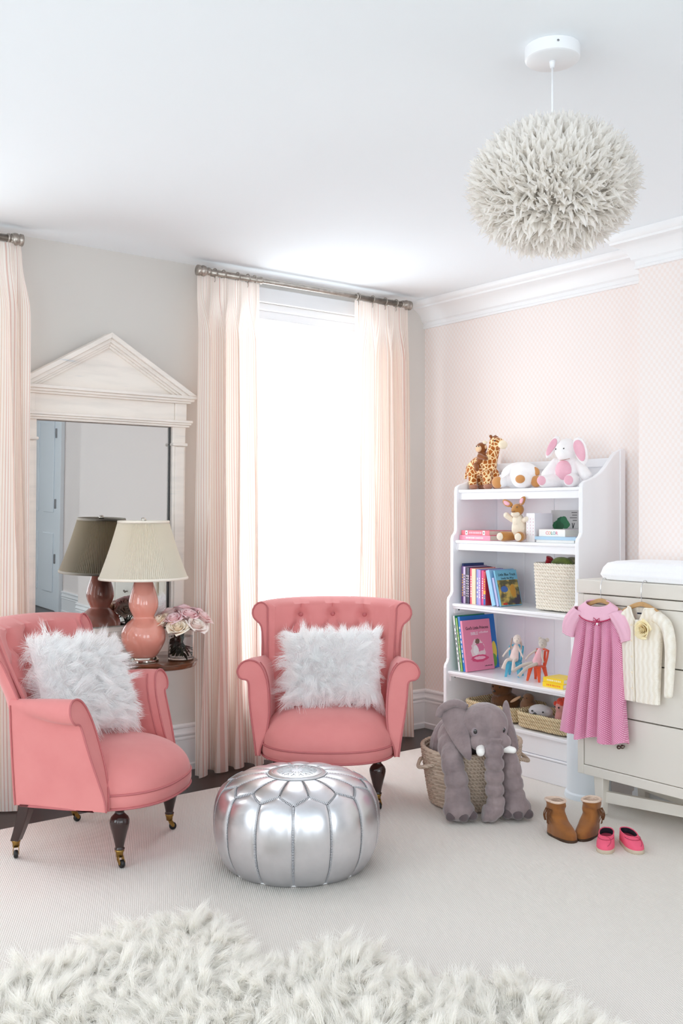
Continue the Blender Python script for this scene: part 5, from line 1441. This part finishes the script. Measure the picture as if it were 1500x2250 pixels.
for p, r in (((0.0, -0.006, 0.116), 0.020), ((0.018, 0.0, 0.124), 0.017), ((-0.026, -0.004, 0.104), 0.013), ((0.012, -0.016, 0.112), 0.014)): MB().ell(p, r, n=12, m=8).build('tuft', ORG, T)
eye(T, (0.004, -0.032, 0.092), 0.0045); eye(T, (-0.020, -0.026, 0.092), 0.0035)

# ------------------------------------------------------------------ elephant in a jute basket
EX, EY = -0.898, -1.282
T = thing('jute_basket', 'round taupe jute basket on the carpet holding the elephant', 'basket', (EX, EY, RUG), radians(-37.6))
def jb(a, v):
    r = 0.172 + 0.040 * v ** 0.8
    z = 0.008 + 0.245 * v + 0.030 * v * v * (0.5 - 0.5 * cos(a - radians(150))) - 0.02 * v * v * max(0, -sin(a))
    return (r * cos(a), r * sin(a), z)
coil_basket(T, jb, 16, 0.0096, JUTE, n=100)
for sg in (-1, 1):
    a0 = radians(180 + 18 if sg < 0 else -4)
    p0, p1 = Vector(jb(a0 - 0.28, 0.74)), Vector(jb(a0 + 0.28, 0.74)); o_ = Vector((cos(a0), sin(a0), 0))
    MB().tube(spline([p0 - o_ * 0.008, p0 + o_ * 0.018, (p0 + p1) / 2 + o_ * 0.050 + Vector((0, 0, -0.018)), p1 + o_ * 0.018, p1 - o_ * 0.008], 18), 0.0085, 8).build('handle', JUTE, T)
ELE = plush('grey_mauve_elephant_plush', (156, 140, 140), (126, 112, 114), 0.7, 55)
ELD = plush('dark_grey_toe_plush', (96, 84, 86), None, 0.4, 90)
T = thing('plush_elephant', 'large grey plush elephant slumped over the rim of the jute basket', 'plush toy', (EX, EY, RUG), radians(-37.6))
m = MB()
m.ell((-0.03, 0.02, 0.235), (0.150, 0.140, 0.150)).ell((-0.055, -0.08, 0.300), (0.100, 0.10, 0.085))
m.ell((0.030, -0.190, 0.374), (0.100, 0.095, 0.094)).ell((0.034, -0.195, 0.415), (0.072, 0.075, 0.050)).ell((0.044, -0.236, 0.312), (0.068, 0.058, 0.055))
m.ell((-0.09, -0.13, 0.265), (0.07, 0.08, 0.075)).ell((0.115, -0.12, 0.245), (0.06, 0.07, 0.07))
tp = spline([(0.050, -0.275, 0.330), (0.053, -0.300, 0.270), (0.055, -0.296, 0.200), (0.058, -0.290, 0.120), (0.062, -0.292, 0.065), (0.040, -0.298, 0.040), (0.008, -0.300, 0.042)], 60)
m.tube(tp, [(0.043 - 0.008 * i / 59) * (1 - (0.27 if i < 38 else 0.12) * math.exp(-(((i % 7) - 3.5) / 1.1) ** 2)) for i in range(60)], 14)
lp = spline([(-0.090, -0.13, 0.285), (-0.108, -0.225, 0.235), (-0.092, -0.250, 0.150), (-0.088, -0.255, 0.060)], 40)
m.tube(lp, [(0.043 + 0.012 * i / 39) * (1 - 0.17 * math.exp(-(((i % 8) - 4) / 1.1) ** 2) * (12 < i < 34)) for i in range(40)], 14)
m.ell((-0.086, -0.270, 0.047), (0.066, 0.064, 0.046))
rp = spline([(0.115, -0.12, 0.265), (0.130, -0.215, 0.215), (0.138, -0.235, 0.130), (0.146, -0.235, 0.060)], 40)
m.tube(rp, [(0.042 + 0.010 * i / 39) * (1 - 0.17 * math.exp(-(((i % 8) - 4) / 1.1) ** 2) * (12 < i < 34)) for i in range(40)], 14)
m.ell((0.152, -0.240, 0.048), (0.064, 0.060, 0.047))
for zz, uu, ww, dv in ((0.338, 0.050, 0.040, -0.287), (0.352, 0.050, 0.036, -0.285), (0.366, 0.050, 0.030, -0.282)):
    m.tube(spline([(uu - ww, dv + 0.022, zz - 0.004), (uu, dv, zz), (uu + ww, dv + 0.022, zz - 0.004)], 10), 0.0085, 8)
for sg in (-1, 1): m.ell((0.045 + sg * 0.052, -0.252, 0.318), (0.034, 0.038, 0.034))
body = m.build('body', ELE, T, remesh=0.0046, relax=1)
# folds across the brow and the bridge of the trunk
el = flap(MB(), [(-0.035, -0.175, 0.452), (-0.085, -0.150, 0.470), (-0.140, -0.120, 0.440), (-0.152, -0.130, 0.400), (-0.128, -0.180, 0.345), (-0.088, -0.240, 0.280), (-0.048, -0.285, 0.240), (-0.030, -0.288, 0.250), (-0.034, -0.270, 0.320), (-0.045, -0.235, 0.390)], 0.022, (0, -0.012, 0))
el.build('ear', ELE, T, subd=2)
MB().tube(spline([(-0.040, -0.190, 0.448), (-0.090, -0.170, 0.462), (-0.140, -0.140, 0.432), (-0.156, -0.135, 0.398)], 16), [0.012 + 0.006 * sin(pi * i / 15) for i in range(16)], 10).build('ear_fold', ELE, T)
flap(MB(), [(0.105, -0.150, 0.440), (0.128, -0.120, 0.478), (0.146, -0.120, 0.455), (0.150, -0.140, 0.390), (0.172, -0.170, 0.320), (0.178, -0.190, 0.262), (0.150, -0.215, 0.255), (0.122, -0.215, 0.320), (0.112, -0.190, 0.390)], 0.022, (0, -0.012, 0)).build('ear', ELE, T, subd=2)
TUSK = plush('white_felt_tusk', (246, 244, 240), None, 0.2, 200)
MB().cap((0.006, -0.255, 0.300), (-0.004, -0.318, 0.292), 0.020, 0.017).build('tusk', TUSK, T)
MB().cap((0.088, -0.262, 0.296), (0.134, -0.285, 0.292), 0.018, 0.013).build('tusk', TUSK, T)
for ex, ey, ez in ((-0.020, -0.270, 0.364), (0.098, -0.250, 0.366)):
    s_ = MB().ell((ex, ey, ez), (0.015, 0.006, 0.017)).build('eye_patch', plush('pale_grey_eye_patch', (146, 134, 138), None, 0.1, 200), T)
    MB().ell((ex + 0.001, ey - 0.005, ez + 0.001), (0.0080, 0.003, 0.0100), n=14, m=10).build('eye', EYE, s_)
for cx, cy, dxs in ((-0.086, -0.270, (-0.036, 0.014, 0.052)), (0.152, -0.240, (-0.040, 0.0, 0.044))):
    for dx in dxs: MB().ell((cx + dx, cy - 0.045 * (1 - (dx / 0.075) ** 2) - 0.006, 0.030), (0.022, 0.018, 0.020), n=14, m=10).build('toe', ELD, T)
# ------------------------------------------------------------------ changing dresser
DRS = M('putty_white_furniture_paint', (225, 220, 211), 0.4)
DX, DL, DR_, DB = -0.640, -1.652, -2.95, -0.262      # front, left end, right end, back
dr = thing('changing_dresser', 'putty white three drawer changing dresser on tapered legs', 'dresser', (0, 0, RUG))
z0, z1 = 0.163, 0.917
MB().box(DX, DX + 0.03, DL - 0.03, DL, z0, z1).build('stile', DRS, dr, smooth=False, bevel=0.003)
MB().box(DX, DX + 0.03, DR_, DR_ + 0.03, z0, z1).build('stile', DRS, dr, smooth=False, bevel=0.003)
MB().box(DX, DX + 0.03, DR_ + 0.03, DL - 0.03, z0, z0 + 0.040).build('bottom_rail', DRS, dr, smooth=False, bevel=0.003)
MB().box(DX, DX + 0.03, DR_ + 0.03, DL - 0.03, z1 - 0.036, z1).build('top_rail', DRS, dr, smooth=False, bevel=0.003)
m = MB().box(DX + 0.03, DB, DL - 0.02, DL, z0, z1); m.build('side_panel', DRS, dr, smooth=False, bevel=0.003)
m = MB().box(DX + 0.03, DB, DR_, DR_ + 0.02, z0, z1); m.build('side_panel', DRS, dr, smooth=False, bevel=0.003)
MB().box(DX + 0.035, DB, DR_ + 0.02, DL - 0.02, z0, z0 + 0.012).build('bottom_panel', DRS, dr, smooth=False)
MB().box(DX + 0.030, DX + 0.034, DR_ + 0.03, DL - 0.03, z0 + 0.04, z1 - 0.036).build('gap_shade_sheet', M('dark_gap_shade', (70, 62, 56), 0.9), dr, smooth=False)  # dark sheet added behind the drawers, coloured as the shade in their gaps
MB().box(DX - 0.004, DB, DR_ - 0.004, DL + 0.004, z1 + 0.004, 0.978).build('top', DRS, dr, smooth=False, bevel=0.004)
dh = (z1 - 0.036 - z0 - 0.04) / 3
KNOB = M('pewter', (128, 118, 110), 0.3, metal=1.0)
for k in range(3):
    a = z0 + 0.04 + dh * k
    dw = MB().box(DX + 0.002, DX + 0.024, DR_ + 0.034, DL - 0.034, a + 0.0025, a + dh - 0.0025).build('drawer', DRS, dr, smooth=False, bevel=0.002)
    for ky in (-1.885, -2.70):
        kb = MB(); kz = a + dh * 0.5
        kb.tube([(DX + 0.004, ky, kz), (DX - 0.018, ky, kz)], [0.005, 0.004], 10)
        kb.ell((DX - 0.022, ky + 0.008, kz - 0.002), (0.007, 0.010, 0.009), n=12, m=8).ell((DX - 0.022, ky - 0.009, kz + 0.003), (0.007, 0.010, 0.009), n=12, m=8)
        kb.build('knob', KNOB, dw, remesh=0.0018, relax=2)
def dleg(x, y):
    rings = []
    for k in range(6):
        u = k / 5; h = 0.024 - 0.007 * u; rings.append([(x - h, y - h, z0 * (1 - u)), (x + h, y - h, z0 * (1 - u)), (x + h, y + h, z0 * (1 - u)), (x - h, y + h, z0 * (1 - u))])
    MB().loft(rings).build('leg', DRS, dr, smooth=False, bevel=0.004)
for lx in (DX + 0.045, DB - 0.045):
    for ly in (DL - 0.09, DR_ + 0.09): dleg(lx, ly)
def bar(p, q, w, h):
    p, q = Vector(p), Vector(q); t = (q - p).normalized(); s_ = t.cross(Vector((0, 0, 1))).normalized()
    rr = [[c + s_ * a * w / 2 + Vector((0, 0, b * h / 2)) for a, b in ((-1, -1), (1, -1), (1, 1), (-1, 1))] for c in (p, q)]
    return MB().loft(rr)
bar((DX + 0.055, DL - 0.10, 0.075), (DB - 0.055, DR_ + 0.10, 0.075), 0.022, 0.046).build('stretcher', DRS, dr, smooth=False, bevel=0.002)
bar((DB - 0.055, DL - 0.10, 0.0755), (DX + 0.055, DR_ + 0.10, 0.0755), 0.020, 0.044).build('stretcher', DRS, dr, smooth=False, bevel=0.002)
DTOP = RUG + 0.978
# changing pad
def mat_minky():
    t = NT('white_dotted_minky')
    v = t.n('ShaderNodeTexVoronoi'); v.inputs['Scale'].default_value = 55; v.inputs['Randomness'].default_value = 0.15
    t.l(t.co('Object'), v.inputs['Vector']); t.col((247, 247, 250)); t.bump(v.outputs['Distance'], 0.35, 0.004); t.set(rough=0.85, sheen=0.4); return t.m
pad = thing('changing_pad', 'white dimpled changing pad lying on the dresser top', 'changing pad', (-0.450, -2.085, DTOP))
def padf(u, v):
    a = 2 * pi * u; c, s_ = sup(a, 0.32)
    prof = [(0.0, 0.0), (0.96, 0.002), (1.0, 0.022), (0.97, 0.050), (0.92, 0.070), (0.83, 0.078), (0.62, 0.068), (0.0, 0.062)]
    x = v * (len(prof) - 1); i = min(int(x), len(prof) - 2); f = x - i
    r = prof[i][0] + (prof[i + 1][0] - prof[i][0]) * f; z = prof[i][1] + (prof[i + 1][1] - prof[i][1]) * f
    return (0.168 * c * r, 0.375 * s_ * r, 0.0005 + z)
MB().grid(64, 43, padf, wrap=True).build('pad', mat_minky(), pad)

# white pail between bookcase and dresser
pl = thing('diaper_pail', 'tall pale cylinder pail standing between bookcase and dresser', 'pail', (-0.425, -1.541, RUG))
PAIL = M('pale_blue_white_plastic', (228, 236, 243), 0.3)
MB().lathe([(0.0, 0.0), (0.106, 0.0), (0.107, 0.006), (0.104, 0.022), (0.096, 0.028), (0.096, 0.34), (0.0, 0.34)], 56).build('body', PAIL, pl, angle=40)
MB().lathe([(0.0, 0.341), (0.099, 0.341), (0.100, 0.35), (0.096, 0.365), (0.08, 0.378), (0.0, 0.384)], 56).build('lid', PAIL, pl, angle=40)

# ------------------------------------------------------------------ clothes on hangers
WOODH = M('beech_hanger', (206, 166, 116), 0.45, c2=(190, 148, 98), nscale=6, stretch=(1, 8, 1)); WIRE = M('chrome_wire', (214, 214, 216), 0.15, metal=1.0)
def hanger(label, y, zt, half):
    """zt: height of the hook top; hangs over the dresser edge, wood in front of the drawers"""
    T = thing('coat_hanger', label, 'hanger', (DX - 0.030, y, 0), 0, 'wooden hangers on the dresser edge')
    zb = zt - 0.078
    MB().tube(spline([(0.040, 0.004, zt - 0.004), (0.028, 0.002, zt + 0.004), (0.012, 0, zt + 0.001), (0.0, 0, zt - 0.016), (-0.004, 0, zt - 0.04), (0, 0, zb - 0.006)], 26), 0.0017, 7).build('hook', WIRE, T)
    pts = [(u, zb - 0.058 * abs(u / half) ** 1.5) for u in np.linspace(-half, half, 21)]
    rings = [[(-0.006, u, z + 0.0), (0.006, u, z), (0.006, u, z - 0.018), (-0.006, u, z - 0.018)] for u, z in pts]
    MB().loft(rings).build('wooden_arm', WOODH, T, smooth=False, bevel=0.003)
    return T
hanger('wooden hanger under the pink dress', -1.797, 0.998, 0.125)
hanger('wooden hanger under the cream cardigan', -1.992, 0.998, 0.120)
def mat_dress():
    t = NT('pink_honeycomb_knit')
    s = t.sep(t.co('Object')); k = 2 * pi / 0.0080
    h = t.math('ADD', t.math('MULTIPLY', t.math('MULTIPLY', t.math('SINE', t.math('MULTIPLY', s[1], k)), t.math('SINE', t.math('MULTIPLY', s[2], k))), 0.5), 0.5)
    t.col(t.ramp(h, (203, 112, 150), (238, 186, 208), 0.45, 0.75)); t.bump(h, 0.4, 0.002); t.set(rough=0.85, sheen=0.3); return t.m
DRESS = mat_dress(); DRESSL = M('pale_pink_knit', (236, 186, 206), 0.85, bump=0.3, bscale=300); DRESST = M('raspberry_trim', (186, 40, 90), 0.6)
D = thing('girls_dress', 'pink short sleeved toddler dress hanging on the dresser front', 'dress', (DX - 0.042, -1.792, 0), 0)
# wall lines in (y offset from the centre, z); left is +y
LFT = [(0.895, 0.070), (0.86, 0.098), (0.80, 0.106), (0.72, 0.118), (0.60, 0.140), (0.48, 0.158), (0.355, 0.176)]
RGT = [(0.895, -0.078), (0.86, -0.106), (0.80, -0.112), (0.72, -0.122), (0.60, -0.130), (0.48, -0.138), (0.355, -0.150)]
def ev(z, tab): return float(np.interp(-z, [-p[0] for p in tab], [p[1] for p in tab]))
def dressf(u, v):
    z = 0.868 + (0.352 - 0.868) * v
    l, r = ev(z, LFT), ev(z, RGT); a = 2 * pi * u
    c, s_ = cos(a), sin(a)
    t = (1 - c) / 2                      # 0 left .. 1 right
    y = l + (r - l) * t
    depth = (0.020 + 0.020 * v)
    pl_ = 0
    for tc, w in ((0.24, 0.040), (0.44, 0.036), (0.60, 0.040), (0.80, 0.045)):
        pl_ += math.exp(-((t - tc) / (w * (0.8 + 0.5 * v))) ** 2)
    x = -depth * abs(s_) ** 0.6 if s_ < 0 else 0.012 * abs(s_) ** 0.6
    if s_ < 0: x += (0.046 * pl_ * min(1, v * 2.0 + 0.15) - 0.034 * v) * abs(s_) ** 0.5
    z += 0.010 * v * sin(t * 14) * (s_ < 0) - 0.006 * v * t * 0
    return (x, y, z)
MB().grid(220, 50, dressf, wrap=True).build('skirt', DRESS, D)
# yoke and collar
def yokef(u, v):
    a = 2 * pi * u; c, s_ = cos(a), sin(a)
    ry, rx = 0.058 + 0.040 * v, 0.016 + 0.014 * v
    z = 0.905 - 0.028 * v - 0.030 * (v + 0.6) * (-s_ if s_ < 0 else -0.5 * s_) * 1.0
    return (rx * s_ - 0.006, ry * c - 0.002, z)
MB().grid(64, 12, yokef, wrap=True).build('collar', DRESSL, D, solid=0.004)
MB().tube([yokef(k / 64, 1.03) for k in range(32, 65)], 0.0028, 6).build('piping', DRESST, D)
def sleevef(sg):
    def f(u, v):
        a = 2 * pi * u
        cy = sg * (0.085 + 0.062 * sin(v * pi / 2)); cz = 0.868 - 0.105 * v ** 1.1
        pf = 1 + 0.20 * sin(pi * v)
        ry, rz = 0.030 * pf, 0.036 * pf * (1 - 0.15 * v)
        return (-0.004 + 0.026 * pf * sin(a) * (1 - 0.1 * v) + 0.0014 * cos(9 * a), cy + ry * cos(a) * 0.9, cz + rz * 0.55 * cos(a) * (-sg) * -0.6)
    return f
for sg in (1, -1):
    sl = MB().grid(48, 18, sleevef(sg), wrap=True).build('sleeve', DRESSL, D, solid=0.003)
    MB().tube([sleevef(sg)(k / 48, 1.0) for k in range(48)], 0.0032, 6, loop=True).build('cuff', DRESSL, sl)
bw = MB(); bx, by, bz = -0.046, -0.028, 0.836
for sg in (-1, 1):
    bw.tube([(bx, by, bz), (bx - 0.002, by + sg * 0.014, bz + 0.009), (bx - 0.002, by + sg * 0.016, bz - 0.002), (bx, by, bz)], 0.0018, 5)
    bw.tube([(bx, by, bz), (bx, by + sg * 0.012, bz - 0.022)], 0.0018, 5)
bw.build('bow', DRESST, D)
MB().ell((bx - 0.002, by - 0.004, bz - 0.014), (0.003, 0.005, 0.005), n=12, m=8).build('button', WPRINT, D)

def mat_knit():
    t = NT('cream_cable_knit')
    s = t.sep(t.co('Object'))
    k = 2 * pi / 0.022
    cab = t.math('SINE', t.math('ADD', t.math('MULTIPLY', s[1], k), t.math('MULTIPLY', t.math('SINE', t.math('MULTIPLY', s[2], 2 * pi / 0.05)), 0.7)))
    st = t.math('MULTIPLY', t.math('SINE', t.math('MULTIPLY', s[1], 2 * pi / 0.0055)), t.math('SINE', t.math('MULTIPLY', s[2], 2 * pi / 0.006)))
    h = t.math('ADD', t.math('MULTIPLY', cab, 0.6), t.math('MULTIPLY', st, 0.25))
    t.col(t.ramp(t.math('ADD', t.math('MULTIPLY', h, 0.5), 0.5), (240, 231, 216), (248, 242, 231), 0.2, 0.7)); t.bump(h, 0.45, 0.004); t.set(rough=0.9, spec=0.1); return t.m
KNIT = mat_knit()
Cg = thing('knit_cardigan', 'cream cable knit toddler cardigan with a fabric flower', 'cardigan', (DX - 0.034, -1.992, 0), 0)
CL = [(0.905, 0.040), (0.88, 0.080), (0.82, 0.088), (0.70, 0.080), (0.55, 0.076)]
CR = [(0.905, -0.045), (0.88, -0.080), (0.82, -0.098), (0.70, -0.092), (0.53, -0.084)]
def cardf(u, v):
    z = 0.896 + (0.528 - 0.896) * v
    l, r = ev(z, CL), ev(z, CR); a = 2 * pi * u; c, s_ = cos(a), sin(a); t = (1 - c) / 2
    y = l + (r - l) * t
    x = -(0.022 + 0.008 * sin(pi * v)) * abs(s_) ** 0.5 if s_ < 0 else 0.012 * abs(s_) ** 0.5
    if s_ < 0: x += 0.006 * math.exp(-((t - 0.38) / 0.03) ** 2)
    if v < 0.12 and s_ < 0: z -= 0.055 * (1 - v / 0.12) * max(0, 1 - ((t - 0.45) / 0.30) ** 2)
    return (x, y, z)
MB().grid(120, 60, cardf, wrap=True).build('body', KNIT, Cg)
rp_ = spline([(-0.004, -0.072, 0.868), (-0.008, -0.118, 0.838), (-0.010, -0.138, 0.76), (-0.012, -0.136, 0.66), (-0.014, -0.132, 0.566)], 26)
MB().tube(rp_, [0.030 - 0.012 * (i / 25) for i in range(26)], 16, flat=0.8).build('sleeve', KNIT, Cg)
lp_ = spline([(-0.002, 0.066, 0.870), (0.002, 0.098, 0.838), (0.004, 0.106, 0.76), (0.004, 0.102, 0.66), (0.004, 0.098, 0.58)], 26)
MB().tube(lp_, [0.026 - 0.010 * (i / 25) for i in range(26)], 16, flat=0.5).build('sleeve', KNIT, Cg)
MB().tube([cardf((0.5 + 0.5 * k / 40), 0.0) for k in range(41)], 0.0045, 8).build('neckband', KNIT, Cg)
MB().tube([Vector(cardf(0.5 + 0.5 * 0.59, 0.12 + 0.88 * k / 20)) + Vector((-0.003, 0, 0)) for k in range(21)], 0.005, 6, flat=0.6).build('button_band', KNIT, Cg)
MB().box(-0.012, -0.010, -0.012, 0.010, 0.872, 0.878).build('neck_label', M('navy_woven_label', (30, 32, 52), 0.8), Cg, smooth=False)
for kk in range(5): MB().ell((-0.034, 0.022 - 0.001 * kk, 0.83 - 0.062 * kk), (0.002, 0.004, 0.004), n=10, m=6).build('button', CREAMP, Cg)
FLW = M('cream_organza', (248, 238, 206), 0.6, c2=(244, 226, 176), nscale=30)
fb_ = rose_bloom(np.random.default_rng(8), 0.034); fb_.xf(Matrix.Translation((-0.036, -0.040, 0.818)) @ Matrix.Rotation(-pi / 2, 4, 'Y')); fb_.build('flower', FLW, Cg, fix=False, solid=0.0006)

# ------------------------------------------------------------------ shoes
SUEDE = M('tan_suede', (150, 92, 36), 0.85, c2=(128, 76, 28), nscale=18, bump=0.2, bscale=220, sheen=0.3); FLEECE = M('fleece_lining', (222, 198, 180), 0.95, bump=0.7, bscale=160, bdist=0.006); SOLE = M('dark_boot_sole', (66, 44, 26), 0.6); FRINGE = M('brown_suede_fringe', (104, 62, 30), 0.85)
def foot_outline(L, W, n=40, toe=0.55, waist=0.86):
    pts = []
    for k in range(n):
        a = 2 * pi * k / n; c, s_ = sup(a, 0.75)
        x = c * L / 2; w = W / 2 * (waist + (1 - waist) * smooth01((x + L * 0.1) / (L * 0.4))) * (1 - 0.10 * smooth01((-x - L * 0.2) / (L * 0.3)))
        pts.append((x, s_ * w))
    return pts
def boot(label, loc, ang, side):
    T = thing('suede_boot', label, 'boot', loc, ang, 'pair of tan suede boots')
    L, W = 0.150, 0.068
    o = foot_outline(L, W)
    MB().loft([[(x, y, 0.0) for x, y in o], [(x * 1.02, y * 1.03, 0.004) for x, y in o], [(x * 1.02, y * 1.03, 0.010) for x, y in o]]).build('sole', SOLE, T, angle=50)
    def up(u, v):
        n = 48; a = 2 * pi * u; c, s_ = sup(a, 0.80)
        # blend the foot shape into the leg shaft
        k = smooth01((v - 0.18) / 0.45)
        z = 0.009 + 0.128 * v
        fx = c * L / 2 * (1 - 0.06 * v); fy = s_ * W / 2 * (0.94 if c > -0.3 else 0.88)
        lx = -0.034 + c * 0.037 * (1 + 0.05 * (v > 0.8)); ly = s_ * 0.032
        x = fx + (lx - fx) * k; y = fy + (ly - fy) * k
        if c > 0: z -= 0.018 * c * (1 - k) * min(1, v * 3) * 0.6
        x += 0.003 * sin(v * 22 + 2 * a) * (v > 0.35)
        return (x, y, z)
    sh_ = MB().grid(56, 36, up, wrap=True).build('upper', SUEDE, T)
    MB().tube([Vector(up(k / 56, 1.0)) for k in range(56)], 0.0052, 8, loop=True).build('fleece_cuff', FLEECE, T)
    def inn(u, v):
        p = Vector(up(u, 1.0 - 0.55 * v)); c = Vector((-0.034, 0, p.z)); return c + (p - c) * (0.90 - 0.1 * v)
    MB().grid(56, 12, inn, wrap=True).build('lining', FLEECE, T)
    r = random.Random(5)
    for k in range(7):
        x = -0.052 + 0.006 * k; p0 = Vector((x, side * 0.034, 0.108)); p1 = Vector((x + r.uniform(-0.006, 0.006), side * 0.047, 0.085)); p2 = Vector((x + r.uniform(-0.012, 0.012), side * 0.044, 0.050 + r.uniform(0, 0.015)))
        MB().tube(spline([p0, p1, p2], 8), 0.0026, 5, flat=0.5).build('fringe', FRINGE, T)
    return T
def place(toe, ang, L): a = radians(ang); return (toe[0] - cos(a) * L / 2, toe[1] - sin(a) * L / 2, RUG)
boot('tan suede boot with fringe, the left one of the pair', place((-0.975, -1.910), -100, 0.15), radians(-100), -1)
boot('tan suede boot with fringe, the right one nearer the dresser', place((-0.945, -1.905), -168, 0.15), radians(-168), 1)
PCAN = M('hot_pink_canvas', (232, 92, 122), 0.8, bump=0.25, bscale=500); JSOLE = M('pale_rope_sole', (196, 180, 160), 0.85, bump=0.4, bscale=200); INS = M('dark_navy_insole', (40, 30, 44), 0.9)
def slip_on(label, loc, ang):
    T = thing('slip_on_shoe', label, 'shoe', loc, ang, 'pair of pink slip-on shoes')
    L, W = 0.168, 0.072; o = foot_outline(L, W, 44)
    MB().loft([[(x * 0.98, y * 0.98, 0.0) for x, y in o], [(x, y, 0.003) for x, y in o], [(x, y, 0.013) for x, y in o], [(x * 0.98, y * 0.98, 0.0145) for x, y in o]]).build('sole', JSOLE, T, angle=50)
    def up(u, v):
        a = 2 * pi * u; c, s_ = sup(a, 0.78); x = c * L / 2 * 0.985; w = W / 2 * 0.97 * (0.86 + 0.14 * smooth01((x + L * 0.1) / (L * 0.4)))
        y = s_ * w
        hgt = 0.037
        tx, ty = -0.024 + c * 0.050, s_ * 0.0265       # opening
        k = smooth01(v)
        z = 0.012 + (hgt - 0.002 * c) * (sin(v * pi / 2) ** 0.8)
        X, Y = x + (tx - x) * k ** 1.3, y + (ty - y) * k ** 1.3
        if c < -0.5: X = x + (tx - x) * k * 0.55
        return (X, Y, z)
    uo = MB().grid(60, 18, up, wrap=True).build('upper', PCAN, T)
    def inn(u, v):
        p = Vector(up(u, 0.25 + 0.74 * v)); c = Vector((-0.022, 0, p.z)); q = c + (p - c) * 0.95; q.z -= 0.001; return q
    MB().grid(60, 10, inn, wrap=True).build('lining', INS, uo)
    MB().tube([Vector(up(k / 60, 1.0)) for k in range(60)], 0.0022, 6, loop=True).build('edge_binding', PCAN, uo)
    MB().prism([(-0.026 + 0.052 * cos(2 * pi * k / 24), 0.027 * sin(2 * pi * k / 24)) for k in range(24)], 0.0146, 0.0165, lambda x, y, h: (x, y, h)).build('insole', INS, T, smooth=False)
    pts = [Vector(up(u, 0.60)) + Vector((0, 0, 0.0012)) for u in np.linspace(-0.20, 0.20, 24)]
    MB().tube(pts, 0.0013, 5).build('toe_seam', BK((176, 50, 84)), uo)
    pts = [Vector(up(0.0 + 0.10 * sin(t * pi), 0.15 + 0.8 * t)) + Vector((0, 0, 0.001)) for t in np.linspace(0.1, 1, 12)]
    MB().tube(pts, 0.0011, 5).build('toe_seam', BK((176, 50, 84)), uo)
    return T
slip_on('hot pink canvas slip-on beside the boots', place((-0.978, -2.052), -146, 0.15), radians(-146))
slip_on('hot pink canvas slip-on farthest from the boots', place((-0.884, -2.130), -124, 0.15), radians(-124))
